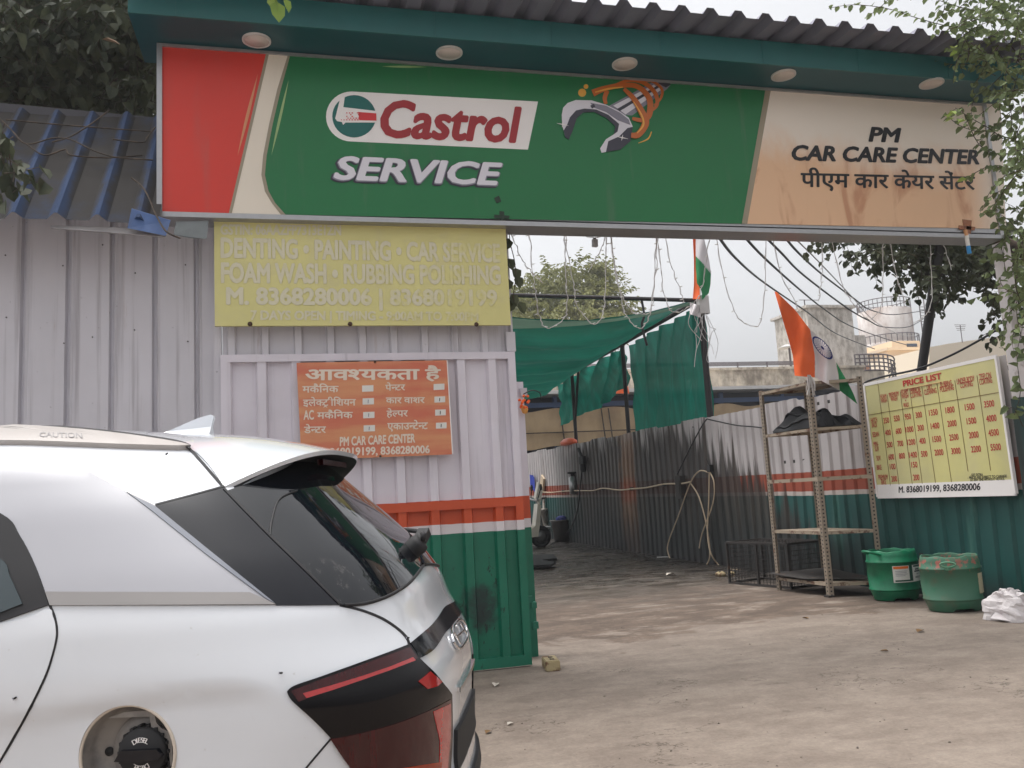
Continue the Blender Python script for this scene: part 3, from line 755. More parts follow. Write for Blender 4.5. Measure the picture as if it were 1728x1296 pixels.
# post behind the gate edge
a = oy(879, 650, 6.75)
t = thing('gate_post', 'pale post just behind the right edge of the sheet gate', 'post', (a.x, 6.75, 0))
mb = MB(); mb.box((a.x - .14, 6.72, 0), (oy(887, 750, 6.75).x, 6.8, oy(880, 645, 6.75).z)); mb.build('post', gate_mat('post_paint', False), t)
mb = MB(); mb.box((oy(877, 690, 6.75).x, 6.69, oy(880, 668, 6.7).z), (oy(888, 690, 6.75).x, 6.71, oy(880, 655, 6.7).z)); mb.build('bracket', M_WHITE, t)

# ------------------------------------------------------------------ orange vacancy board
YR = 6.315
def zr(x, y, k=1): return oy(480 + x * .17361, 590 + y * .17361, YR - .0015 * k)
t = thing('vacancy_board', 'faded orange board with white Hindi lettering hung on the gate', 'sign', zr(900, 600))
mb = MB(); mb.prism([zr(117,128,0), zr(1577,103,0), zr(1630,1018,0), zr(165,1075,0)], (0, .008, 0)); mb.build('board', M_ORBOARD, t)
mb = MB(); mb.prism([zr(1577,103,.4), zr(1585,103,.4), zr(1640,1008,.4), zr(1630,1018,.4)], (0, .006, 0)); mb.build('edge', M_SWHITE, t)
H = lambda s_: ('half', s_, .70)
for s_, l, r, hy, by, dy, bo in ((['आव', ('half', 'श', .70), 'यकता'], 210, 1308, 192, 296, -8, .03), (['है'], 1372, 1512, 190, 286, -2, .03),
        (['मकै', 'िन', 'क'], 176, 524, 354, 417, -4, .022), (['इले', ('half', 'क', .82), 'ट', 'RA', 'ीिशयन'], 182, 692, 484, 548, -6, .022), (['मकै', 'िन', 'क'], 320, 662, 608, 670, -5, .022),
        (['डे', H('न'), 'टर'], 192, 402, 748, 812, -4, .022), (['पे', H('न'), 'टर'], 982, 1172, 340, 398, -4, .022), (['कार', ' ', 'वाशर'], 988, 1362, 464, 522, -4, .022),
        (['हे', H('ल'), 'पर'], 994, 1198, 592, 652, -4, .022), (['एकाउ', H('न'), 'टे', H('न'), 'ट'], 1002, 1392, 712, 778, -7, .022)):
    text(s_, M_OLET, t, zr(l, by), zr(r, by + dy), zr(l, hy), N_, bo, 0, 0, DEV)
text('AC', M_OLET, t, zr(188, 680), zr(285, 676), zr(187, 592), N_, .03, 0, .02)
text('PM CAR CARE CENTER', M_OLET, t, zr(540, 935), zr(1268, 900), zr(541, 850), N_, .035, 0, .02)
text('8368019199, 8368280006', M_OLET, t, zr(395, 1036), zr(1410, 1004), zr(395, 960), N_, .035, 0, .02)
for k, (a, b, c_, d) in enumerate(((755,345,865,410),(760,470,870,535),(765,603,875,668),(770,733,880,797),(1450,330,1555,393),(1458,453,1562,515),(1465,580,1568,642),(1473,707,1576,768))):
    mb = MB(); mb.prism([zr(a,b+4,1), zr(c_,b,1), zr(c_,d-4,1), zr(a,d,1)], (0, .001, 0)); o = mb.build('tick_box', M_LABEL, t)
    if k not in (0, 4):
        mb = MB(); xm = (a + c_) / 2; mb.prism([zr(xm-4,b+16,2), zr(xm+4,b+16,2), zr(xm+1,d-14,2), zr(xm-6,d-14,2)], (0, .001, 0)); mb.build('tally_mark', M_CHROME_M if k < 4 else M_INK, o)
for x, y in ((880,120), (932,1036)):
    mb = MB(); mb.lathe([(.009, 0), (.009, .004), (0, .007)], zr(x, y, 1), 10, (0,-1,0)); mb.build('nail', M_BOLT, t)

# ------------------------------------------------------------------ right-hand fence
XW = 6.4
t = thing('sheet_fence', 'long grimy ribbed sheet fence painted white, orange and green along the yard', 'fence', (XW, 12, 0))
R = ribs(6.45, 25.5, .222, [(0, 0), (.44, 0), (.56, 1), (.86, 1), (.98, 0)]); vs = []; hg = []
ZL = [0, .5, 1.0, 1.6, 2.33]
for hz in ZL:
    for a, d in R:
        tp = hz if hz < 2 else 2.33 + .02 * math.sin(math.floor(a / .9) * 2.4)
        vs.append((XW + d * .03 + .012 * math.sin(a * 1.7 + hz * 2), a, gz(a) + tp)); hg.append(tp)
n = len(R); mb = MB(); mb.add(vs, [(j*n+i, j*n+i+1, (j+1)*n+i+1, (j+1)*n+i) for j in range(len(ZL)-1) for i in range(n-1)])
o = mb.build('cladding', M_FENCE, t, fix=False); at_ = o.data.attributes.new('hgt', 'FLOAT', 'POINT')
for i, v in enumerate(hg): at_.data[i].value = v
mb = MB()
for z in (.4, 1.5, 2.2): mb.bar((XW + .06, 6.5, z), (XW + .06, 25, z + .13), .04)
mb.build('rail', M_DARKSTEEL, t)
# wall end and green panel by the post
t = thing('corner_panel', 'dark green sheet panel under the leaves at the right edge', 'panel', (6.9, 6.42, 0))
mb = MB(); zt2 = oy(1710, 530, 6.42).z
R2 = ribs(XW + .05, 8.4, .23, TRAP, 6.5); mb.add([(a, 6.42 - d * .03, z) for z in (0, zt2) for a, d in R2], [(i, i+1, len(R2)+i+1, len(R2)+i) for i in range(len(R2)-1)]); mb.build('cladding', M_GREENPANEL, t)
mb = MB(); mb.box((XW + .045, 6.385, 1.4), (XW + .30, 6.39, oy(1700, 552, 6.38).z + .06)); mb.build('white_patch', M_WHITEPOST, t)
a = oy(1683, 392, 6.33); b = oy(1701, 560, 6.33)
t = thing('sign_post', 'peeling white post holding up the right end of the long sign', 'post', (a.x + .08, 6.33, 0))
mb = MB(); mb.box((a.x - .03, 6.28, 1.9), (a.x + .07, 6.38, zb - fr)); mb.build('upper_post', M_WHITEPOST, t)
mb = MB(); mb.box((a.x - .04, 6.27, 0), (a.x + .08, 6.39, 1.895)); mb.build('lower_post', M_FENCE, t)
o = t.children[-1]
# ------------------------------------------------------------------ price list
XP = XW - .07
def zp(x, y, k=1): return ox(1450 + x * .20058, 590 + y * .20058, XP - .002 * k)
q = [zp(42,298,0), zp(1148,58,0), zp(1313,1213,0), zp(155,1240,0)]
t = thing('price_board', 'pale yellow price list board with red table hung on the fence', 'sign', q[3])
mb = MB(); mb.prism(q, (.025, 0, 0)); mb.build('board', M_PRICE, t)
mb = MB(); mb.prism([zp(141,1138), zp(1298,1092), zp(1312,1212), zp(156,1239)], (.001, 0, 0)); mb.build('phone_strip', M_SWHITE, t)
for a, b in ((0, 1), (1, 2), (2, 3), (3, 0)):
    mb = MB(); mb.bar(q[a] + Vector((.008, 0, 0)), q[b] + Vector((.008, 0, 0)), .022, .034); mb.build('edge_tape', M_SWHITE, t)
NX = (-1, 0, 0); EX = Vector((0, -1, 0)); EZ = Vector((0, 0, 1))
hcell = (zp(600, 470) - zp(600, 500)).length            # ~ 30 zoom px
mb = MB()
for s_, x, y, h, bo, wm in (('FOAM',203,392,.075,.03,.17),('WASH',207,428,.075,.03,.17),('PREMIUM',290,375,.078,.03,.27),('WASH',292,412,.078,.03,.19),
    ('FOAM',380,352,.082,.03,.19),('WASH',384,390,.082,.03,.19),('+',390,428,.05,.05,.1),('WAX',394,465,.08,.03,.15),('MIRROR',472,340,.085,.03,.25),('COATING',476,378,.085,.03,.28),
    ('DRY',590,313,.085,.03,.13),('CLEANING',597,350,.085,.03,.31),('RUBBING',730,286,.088,.03,.27),('POLISHING',736,325,.088,.03,.33),
    ('UNDER BODY',893,255,.088,.03,.40),('COATING',900,292,.088,.03,.28),('TEFLON',1058,222,.09,.03,.25),('COATING',1063,262,.09,.03,.27),
    ('HATCH',123,592,.085,.035,.19),('BACK',128,632,.085,.035,.15),('SEDAN',138,712,.085,.035,.19),('MINI-',140,792,.085,.035,.14),('SUV',147,834,.085,.035,.12),('SUV',162,912,.085,.035,.12),
    ('BIKE',167,990,.085,.035,.14),('PREMIUM',199,1072,.085,.035,.27),('BIKE',206,1114,.085,.035,.14)):
    ctext(s_, None, mb, zp(x, y), EX, EZ, h * .64, NX, .9, bo * .4, wm * .57)
for row, ys_ in (((350,550,950,300,1350,1800,1500,3500), ((227,595),(315,577),(408,563),(500,548),(622,527),(762,506),(928,480),(1092,455))),
                 ((400,600,1000,300,1400,2000,1500,4000), ((241,697),(330,684),(422,670),(516,657),(637,640),(779,620),(943,598),(1110,577))),
                 ((500,700,1200,400,1500,2500,2000,4500), ((255,799),(345,789),(437,777),(531,767),(652,751),(795,736),(962,716),(1129,697))),
                 ((600,800,1400,500,2000,3000,2200,5500), ((269,902),(359,893),(452,884),(546,876),(670,863),(812,851),(981,835),(1147,819))),
                 ((100,150), ((281,983),(463,967))), ((200,200), ((294,1086),(479,1074)))):
    for v, (x, y) in zip(row, ys_): ctext(str(v), None, mb, zp(x, y), EX, EZ, .060, NX, .82, .022, .030 * len(str(v)))
A, B, T = zp(372, 308), zp(692, 247), zp(372, 262)
A.z = B.z = (A.z + B.z) / 2; place(glyphs('PRICE LIST'), A, B, A + EZ * (zp(372, 262) - zp(372, 310)).length, NX, mb, LAT, .04); mb.build('price_lettering', M_PRED, t, fix=False)
mb = MB(); mb.bar(A - EZ * .035, B - EZ * .035, .012, .001)
mb.build('title_rule', M_PRED, t)
mb = MB()
for a, b in (((155,275),(262,1143)),((235,378),(335,1138)),((344,352),(446,1133)),((424,330),(530,1128)),((526,312),(641,1122)),((654,290),(776,1115)),((803,258),(915,1025)),((990,218),(1105,1018)),((70,552),(1172,360))):
    mb.bar(zp(*a, 1.2), zp(*b, 1.2), .006, .0012, up=(1, 0, 0))
mb.build('table_rule', M_PLINE, t)
mb = MB()
for s_, x, y, wd in (('- GST EXTRA', 985, 1052, .17), ('- PRICES ARE SUBJECT TO CHANGE', 1072, 1070, .50), ('AT ANY TIME WITHOUT NOTICE.', 1075, 1092, .44)): ctext(s_, None, mb, zp(x, y), EX, EZ, .024, NX, 1, .02, wd * .95)
mb.build('small_print', M_INK, t, fix=False)
text('M. 8368019199, 8368280006', M_INK, t, zp(333, 1203, 1.5), zp(1018, 1180, 1.5), zp(333, 1152, 1.5), NX, .03, 0, .015)

# ------------------------------------------------------------------ slotted-angle rack
Lp, Mp, Rp = Vector((5.49, 9.28, 0)), og(1400, 1008), Vector((6.09, 8.12, 0))
Bp = Lp + Rp - Mp
ctr = (Lp + Mp + Rp + Bp) / 4
t = thing('storage_rack', 'tall pale slotted-angle rack standing empty by the fence', 'rack', ctr)
HT = oy(1362, 641, Mp.y).z
def angle_post(p, ea, eb):
    me_ = MB(); w_ = .05; vs = []; sl_ = []
    prof = [(ea * w_, 1.0), (ea * 0, 0.0), (eb * w_, 1.0)]
    mbx = MB(); pts = [p + ea * w_, p + ea * .0, p + eb * w_]
    for z in (0, HT):
        for k in (0, 1, 2): vs.append(pts[k] + Vector((0, 0, z)))
    mbx.add(vs[:2] + vs[3:5], [(0, 1, 3, 2)]); mbx.add([vs[1], vs[2], vs[4], vs[5]], [(0, 1, 3, 2)])
    inn = (ea + eb) * .004
    mbx.add([v + inn for v in (vs[0], vs[1], vs[3], vs[4])], [(0, 2, 3, 1)]); mbx.add([v + inn for v in (vs[1], vs[2], vs[4], vs[5])], [(0, 2, 3, 1)])
    o = mbx.build('post', M_RACK, t, fix=False); a_ = o.data.attributes.new('slot', 'FLOAT', 'POINT')
    for i in range(16): a_.data[i].value = (1, 0, 1, 0, 0, 1, 0, 1, 1, 0, 1, 0, 0, 1, 0, 1)[i]
el = (Lp - Mp).normalized(); er = (Rp - Mp).normalized()
angle_post(Mp, el, er); angle_post(Lp, -el, er); angle_post(Rp, el, -er); angle_post(Bp, -el, -er)
def shelf(z, board=True, mat=M_SHELF, nm='shelf'):
    mb = MB(); P = [Lp, Mp, Rp, Bp]; c = ctr; ins = [c + (p - c) * .985 for p in P]
    if board:
        mb.prism([p + Vector((0, 0, z)) for p in ins], (0, 0, -.004))
    for a, b in ((0,1),(1,2),(2,3),(3,0)):
        d = (ins[b] - ins[a]).normalized(); nn = Vector((-d.y, d.x, 0))
        mb.prism([ins[a] + Vector((0,0,z)), ins[b] + Vector((0,0,z)), ins[b] + Vector((0,0,z-.034)), ins[a] + Vector((0,0,z-.034))], nn * .003)
    mb.build(nm, mat, t)
shelf(HT - .02); shelf(1.836); shelf(.70); shelf(.15, True, M_SHELF)
mb = MB(); mb.bar(Lp + Vector((0,0,1.27)), Mp + Vector((0,0,1.27)), .006, .04); mb.bar(Mp + Vector((0,0,1.27)), Rp + Vector((0,0,1.27)), .006, .04); mb.build('cross_rail', M_SHELF, t)
mb = MB()
for p in (Mp,): mb.box(p + Vector((-.03, -.03, 0)), p + Vector((.04, .06, .02)))
mb.build('foot', M_DARKSTEEL, t)
# sooty sheet on the bottom shelf
mb = MB(); mb.prism([Lp.lerp(Bp, .1) + Vector((-.12, .1, .19)), Mp.lerp(Lp, .35) + Vector((-.05, 0, .17)), Rp.lerp(Mp, .1) + Vector((0, 0, .175)), Bp + Vector((0, 0, .23))], (0, 0, .006))
tag(mb.build('metal_tray', M_DARKSTEEL), 'sooty flat metal sheet lying on the bottom shelf of the rack', 'sheet')
# black cover on the second shelf
mb = MB(); zs = 1.84; A = Lp.lerp(Bp, .12).lerp(ctr, .1); 
def cov(u, v):
    p = (Lp.lerp(Mp, .10 + u * .0)).lerp(Rp, 0)
    base = Lp.lerp(Mp, .14 + .84 * v) ; far = Bp.lerp(Rp, .14 + .84 * v)
    q_ = base.lerp(far, .05 + .9 * u)
    hgt = .30 * math.sin(PI * min(1, max(0, u))) ** .35 * math.sin(PI * min(1, max(0, v))) ** .3
    hgt *= .65 + .7 * mnoise.noise(Vector((u * 3.2, v * 2.8, 1.7))) + .12 * math.sin(u * 14 + v * 9)
    return Vector((q_.x, q_.y, zs + max(.004, hgt)))
mb.grid(cov, 26, 26); mb.grid(lambda u, v: Vector((*cov(u, v).xy, zs + .001)), 1, 1, False)
for k in range(5):
    pts = [cov(.05 + .18 * k + .03 * math.sin(i), i / 8) + Vector((0, 0, .012)) for i in range(9)]
    mb.tube(smooth_path(pts, 3), .014, 6)
tag(mb.build('cloth_cover', M_BLACKCLOTH, fix=False), 'crumpled black cover folded on the upper shelf of the rack', 'cover')
# zip-tied rag bundle at the flag foot
ftop = Mp + Vector((0, 0, HT))
# ------------------------------------------------------------------ wire cage
ca = og(1232, 985); cdir = Vector((0, -1, 0)); cl = 1.05; cw = .60; ch = (oy(1230, 915, ca.y).z)
ca = Vector((ca.x, ca.y, 0))
t = thing('wire_cage', 'low rusty wire mesh cage on the ground behind the rack', 'cage', ca + Vector((.4, -.3, 0)))
u_ = Vector((.25, -1, 0)).normalized(); v_ = Vector((1, .25, 0)).normalized()
C0 = ca; mb = MB()
for i in (0, 1):
    for j in (0, 1):
        p = C0 + u_ * cl * i + v_ * cw * j; mb.bar(p, p + Vector((0, 0, ch)), .03)
for z in (.015, ch):
    P = [C0 + Vector((0,0,z)), C0 + u_ * cl + Vector((0,0,z)), C0 + u_ * cl + v_ * cw + Vector((0,0,z)), C0 + v_ * cw + Vector((0,0,z))]
    for a, b in ((0,1),(1,2),(2,3),(3,0)): mb.bar(P[a], P[b], .026)
mb.bar(C0 + u_ * cl * .5, C0 + u_ * cl * .5 + Vector((0,0,ch)), .025)
mb.build('frame', M_DARKSTEEL, t)
mb = MB()
def meshside(o_, e, f, le, lf, st_):
    k = st_
    while k < le: mb.bar(o_ + e * k, o_ + e * k + f * lf, .005); k += st_
    k = st_
    while k < lf: mb.bar(o_ + f * k, o_ + f * k + e * le, .005); k += st_
zz = Vector((0, 0, 1))
meshside(C0, u_, zz, cl, ch, .055); meshside(C0 + v_ * cw, u_, zz, cl, ch, .055); meshside(C0, v_, zz, cw, ch, .055); meshside(C0 + u_ * cl, v_, zz, cw, ch, .055)
meshside(C0 + zz * ch, u_, v_, cl, cw, .055)
mb.build('mesh', M_DARKSTEEL, t)

# ------------------------------------------------------------------ cut-open drums
def drum(c, r, h, mat, label, tilt=0, sq=.86):
    t = thing('plastic_drum', label, 'drum', c, 'cut-open plastic drums by the fence')
    prof = [(0, .03), (r*.74, .03), (r*.80, .0), (r*.86, .012), (r*.94, h*.19), (r*.955, h*.21), (r*.985, h*.215), (r*.99, h*.235), (r*.96, h*.245), (r*1.0, h*.5), (r*.985, h*.76), (r*1.02, h*.765), (r*1.025, h*.79), (r*.985, h*.80), (r*.975, h*.90), (r*.93, h*.985), (r*.90, h), (r*.87, h*.985), (r*.90, h*.85), (r*.93, h*.5), (r*.85, h*.1), (0, h*.08)]
    mb = MB(); mb.lathe(prof, c, 44, (0,0,1), 1, sq)
    for v in mb.v:                                # notched base and a hand-cut rim
        a_ = math.atan2(v.y - c.y, v.x - c.x)
        if v.z < .02 and (v - c).xy.length > r * .6 and math.sin(a_ * 3 + .7) > .25: v.z += .025
        if v.z > h * .95: v.z += .006 * math.sin(a_ * 5 + c.x * 9) + .004 * math.sin(a_ * 11)
    mb.build('body', mat, t); return t
d1c = og(1512, 1011); d1r = .262; d1h = .50
d1 = drum(d1c, d1r, d1h, M_DRUM1, 'bright green cut-open plastic drum with a white label')
d2c = og(1611, 1029); d2r = .275; d2h = .50
d2 = drum(d2c, d2r, d2h, M_DRUM3, 'faded scuffed green cut-open plastic drum nearest the crumpled paper')
def wrap(c, r, sq, a0, a1, z0, z1, mat, name, par, k=1.0, skew=0):
    mb = MB()
    def fn(u, v):
        a_ = lerp(a0, a1, u); z = lerp(z0, z1, v); rr = r + .003 * k
        return Vector((c.x + rr * math.cos(a_) * 1, c.y + rr * math.sin(a_) * sq, z))
    mb.grid(fn, 12, 2); return mb.build(name, mat, par, fix=False)
def ang(c, px):                                    # bearing on the drum seen at this pixel column
    best = None
    for i in range(-180, 181):
        a_ = math.radians(i); p = c + Vector((d1r * math.cos(a_), d1r * .86 * math.sin(a_), .3)); v = ROT.transposed() @ (p - CAM)
        x = 864 + F * v.x / -v.z
        if (p - c).dot(CAM - c) > 0 and (best is None or abs(x - px) < best[0]): best = (abs(x - px), a_)
    return best[1]
a0, a1 = ang(d1c, 1506), ang(d1c, 1551)
lab = wrap(d1c, d1r * 1.0, .86, a0, a1, .19, .355, M_LABEL, 'label', d1)
wrap(d1c, d1r, .86, lerp(a0, a1, .02), lerp(a0, a1, .40), .325, .35, M_LABELO, 'label_band', lab, 1.8)
wrap(d1c, d1r, .86, lerp(a0, a1, .42), lerp(a0, a1, .52), .20, .355, M_LABELG, 'label_stripe', lab, 1.8)
wrap(d1c, d1r, .86, lerp(a0, a1, .04), lerp(a0, a1, .46), .20, .215, M_LABELG, 'label_stripe', lab, 1.9)
wrap(d1c, d1r, .86, lerp(a0, a1, .56), lerp(a0, a1, .92), .335, .35, M_LABELG, 'label_stripe', lab, 1.8)
for z, f0, f1 in ((.305, .62, .82), (.285, .58, .86), (.262, .66, .78), (.235, .60, .9), (.225, .60, .9), (.30, .06, .36), (.285, .06, .34), (.27, .06, .36), (.255, .06, .3)):
    wrap(d1c, d1r, .86, lerp(a0, a1, f0), lerp(a0, a1, f1), z, z + (.012 if f0 > .5 and z > .28 else .004), M_CHROME_D if f0 > .5 else M_CHROME_M, 'label_print', lab, 2.2)
a0 = ang(d2c, 1648); a1 = ang(d2c, 1660); wrap(d2c, d2r * .99, .86, a0, a1 + .12, .16, .34, M_OLDLABEL, 'label', d2)
# handles
p = d1c + Vector((-d1r * .86, -.02, d1h)); mb = MB(); mb.tube(smooth_path([p + Vector((.02, -.09, -.035)), p + Vector((-.09, -.08, .0)), p + Vector((-.10, .03, .005)), p + Vector((.02, .07, -.03))], 5), .014, 8); mb.build('handle', M_DRUM1, d1)
a_ = ang(d2c, 1602); p = d2c + Vector((d2r * 1.0 * math.cos(a_), d2r * .88 * math.sin(a_), d2h * .87)); tg = Vector((-math.sin(a_), math.cos(a_), 0)); ou = Vector((math.cos(a_), math.sin(a_), 0))
mb = MB(); ring = [p + tg * (.062 * math.cos(k * PI / 8)) + Vector((0, 0, .022 * math.sin(k * PI / 8))) + ou * .02 for k in range(17)]
mb.tube(ring, .009, 7); mb.box(p - Vector((.02, .02, .05)), p + Vector((.02, .02, -.02))); mb.build('handle', M_DRUM2, d2)
# crumpled paper
pc = og(1702, 1046); mb = MB()
def crum(u, v):
    a_ = u * 2 * PI; r = .15 * math.sin(v * PI * .52 + .02) * (1 + .35 * math.sin(3 * a_ + 1)); n = Vector((mnoise.noise(Vector((u * 5, v * 6, .3))), mnoise.noise(Vector((u * 5, v * 6, 7.3))), mnoise.noise(Vector((u * 6, v * 7, 3.1))))) * .06 + Vector((mnoise.noise(Vector((u * 17, v * 15, 1))), mnoise.noise(Vector((u * 17, v * 15, 4))), mnoise.noise(Vector((u * 17, v * 15, 8))))) * .022
    return Vector((pc.x + .02 + math.cos(a_) * r * 1.1, pc.y + math.sin(a_) * r, .24 * math.cos(v * PI / 2) ** .8 + .0)) + n * (1 - v * .6)
mb.grid(crum, 34, 18, False)
for v in mb.v: v.z = max(v.z, .003)
mb.prism([pc + Vector(p) for p in ((-.20, -.02, .03), (-.06, -.17, .004), (.10, -.16, .03), (.16, -.02, .10), (.0, .05, .12))], (0, .0, .004))
mb.prism([pc + Vector(p) for p in ((.02, -.14, .03), (.22, -.10, .01), (.20, .03, .10), (.06, .0, .14))], (0, .0, .004))
tag(mb.build('crumpled_paper', M_PAPER), 'crumpled white paper bag lying at the foot of the green fence', 'paper')

# ------------------------------------------------------------------ hoses and cables on the fence
def onfence(L, r=.012, off=-.03, n=6):
    return smooth_path([ox(px, py, XW + off) for px, py in L], n)
t = thing('water_hose', 'beige hose hanging in loops from a hook on the grimy fence', 'hose', ox(1195, 800, XW - .06))
mb = MB()
base = [(1195,797),(1180,795),(1165,815),(1145,870),(1128,915),(1128,935),(1140,955),(1168,962)]
P = [ox(px, py, XW - .06) for px, py in base] + [og(1190, 958), og(1197, 940)]
mb.tube(smooth_path(P[:8], 5), .011, 7)
mb.tube(smooth_path([ox(1168, 962, XW - .06), ox(1190, 955, XW - .08), ox(1198, 935, XW - .07), ox(1193, 890, XW - .06), ox(1180, 840, XW - .06), ox(1165, 815, XW - .05)], 5), .011, 7)
mb.tube(smooth_path([ox(1198, 797, XW - .06), ox(1205, 815, XW - .06), ox(1203, 850, XW - .07), ox(1185, 900, XW - .07), ox(1180, 925, XW - .07)], 5), .011, 7)
mb.tube(smooth_path([ox(1197, 797, XW - .06), ox(1196, 850, XW - .08), ox(1194, 900, XW - .09), ox(1200, 935, XW - .10), og(1215, 955, .015), og(1228, 961, .012), og(1250, 962, .012)], 5), .011, 7)
mb.build('hose', M_HOSE, t)
p = ox(1198, 790, XW - .05); mb = MB(); mb.box(p - Vector((.03, .05, .06)), p + Vector((.03, .05, .05))); mb.tube([p, p + Vector((-.03, .03, .15))], .006, 6); mb.build('hook', M_CABLE, t)
t = thing('water_pipe', 'thin pale pipe clipped along the orange band of the fence', 'pipe', ox(1000, 828, XW - .05))
mb = MB(); mb.tube(onfence([(905,830),(930,831),(950,829),(978,828),(1000,828),(1017,824),(1045,827),(1065,825),(1090,823),(1120,817),(1150,816),(1165,813)], .012, -.07), .014, 7); mb.build('pipe', M_HOSE, t)
for px, py in ((950,829),(1017,825),(1065,825),(1120,818)):
    mb = MB(); p = ox(px, py, XW - .06); mb.box(p - Vector((.02, .02, .03)), p + Vector((.04, .02, .03))); mb.build('clip', M_CABLE, t)
def cable(L, label, off=-.05, r=.011, nm='black_cable'):
    mb = MB(); mb.tube(onfence(L, r, off), r, 6); return tag(mb.build(nm, M_CABLE), label, 'cable')
cable([(1193,707),(1185,718),(1165,755),(1148,790),(1143,800)], 'black cable slanting down the fence from the near net pole')
cable([(1193,707),(1215,712),(1245,718),(1270,720),(1286,722)], 'black cable running level from the near net pole to the rack')
mb = MB(); p = ox(1148, 815, XW - .05); mb.box(p + Vector((-.05, -.10, -.27)), p + Vector((.05, .10, .12))); mb.box(p + Vector((-.06, -.07, -.2)), p + Vector((-.051, .07, .04)))
tag(mb.build('switch_box', M_DARKSTEEL), 'sooty switch box on the fence where the pipe ends', 'box')
t = thing('pressure_hose', 'black hose hanging from a gun holder on the far fence', 'hose', ox(982, 775, XW - .05))
mb = MB(); P = [ox(px, py, XW - .08) for px, py in ((984,780),(982,795),(979,820),(976,850),(970,875),(960,895),(945,908))] + [og(925, 921, .1), og(900, 924, .1), og(880, 924, .1)]
mb.tube(smooth_path(P, 5), .017, 7); mb.build('hose', M_CABLE, t)
mb = MB(); p = ox(983, 774, XW - .08); mb.bar(p + Vector((0, .25, .25)), p + Vector((0, -.05, -.05)), .05); mb.box(p - Vector((.05, .14, .12)), p + Vector((.03, .12, .05))); mb.lathe([(.05, -.2), (.07, -.15), (.07, .02), (.03, .06)], p - Vector((0, 0, .1)), 10); mb.build('spray_gun', M_RUBBER, t)
p = ox(967, 815, XW - .06); t = thing('filter_bottle', 'small dark filter bottle hung on the far fence', 'filter', p); mb = MB(); mb.lathe([(.0, -.28), (.09, -.26), (.10, -.1), (.10, .12), (.04, .16)], p, 14); mb.build('bowl', M_STEEL, t); mb = MB(); mb.lathe([(.045, .16), (.045, .22), (.12, .22), (.12, .26), (0, .26)], p, 14); mb.build('cap', M_RUBBER, t)
p = ox(903, 812, XW - .06); mb = MB(); mb.grid(lambda u, v: Vector((XW - .07 - .03 * math.sin(u * 9), ox(899, 812, XW).y - u * (ox(899, 812, XW).y - ox(907, 812, XW).y), lerp(ox(903, 824, XW).z, ox(903, 799, XW).z, v) - u * .1)), 10, 4); tag(mb.build('hanging_cloth', M_BLUEC), 'small blue cloth hung at the far end of the fence', 'cloth')
p0, p1 = ox(910, 828, XW - .06), ox(914, 805, XW - .06); mb = MB(); mb.prism([ox(909, 828, XW - .08), ox(915, 830, XW - .08), ox(917, 808, XW - .08), ox(913, 801, XW - .08)], (.05, 0, 0)); tag(mb.build('hanging_mat', M_HOSE), 'beige mat leaning on the far fence beside the blue cloth', 'mat')
# orange bag on the fence top
p = ox(960, 750, XW); mb = MB(); mb.lathe([(.0, .12), (.2, .10), (.34, .04), (.36, -.02), (.3, -.05), (0, -.06)], p + Vector((0, 0, .04)), 14, (0,0,1), .5, 1.15); tag(mb.build('orange_bag', M_ORPLASTIC), 'orange plastic bag caught on top of the far fence', 'bag')

# ------------------------------------------------------------------ things at the back of the yard
def yd(px, py): 
    d = ray(px, py); p = og(px, py, 0)
    for _ in range(6): p = og(px, py, gz(p.y))
    return p
b = yd(950, 914); t = thing('bucket', 'grey bucket standing at the far end of the fence', 'bucket', b)
bs = b.y / 16.
mb = MB(); mb.lathe([(0, .01), (.19, .01), (.20, .0), (.27, .50), (.30, .50), (.30, .53), (.25, .53), (.19, .05), (0, .05)], b, 22); mb.build('pail', plain('grey_pail', RGB(92, 88, 86), .5, 0, .3, 6), t)
mb = MB(); mb.lathe([(0, .0), (.13, .0), (.15, .12), (.05, .17), (0, .17)], b + Vector((0, 0, .46)), 12); mb.build('blue_rag', M_NAVY, t)
b = yd(921, 909); t = thing('air_jack', 'worn steel hand pump cylinder beside the grey bucket', 'pump', b)
mb = MB(); mb.lathe([(0, 0), (.20, 0), (.20, .05), (.13, .07), (.13, .70), (.15, .72), (.15, .78), (.04, .80), (.04, 1.05), (0, 1.05)], b, 16); mb.build('cylinder', worn('worn_steel', RGB(120, 116, 110), RGB(96, 70, 50), .45, 8, .45, metal=.4), t)
mb = MB(); mb.bar(b + Vector((-.24, 0, 1.06)), b + Vector((.24, -.05, 1.06)), .04); mb.build('handle', M_DARKSTEEL, t)
mb = MB(); mb.tube(smooth_path([b + Vector(v) for v in ((-.55, -.2, .42), (-.3, -.25, .34), (.05, -.3, .30), (.35, -.3, .32), (.52, -.2, .45), (.45, -.2, .50))], 4), .035, 8); mb.build('crossbar', M_STEEL, t)
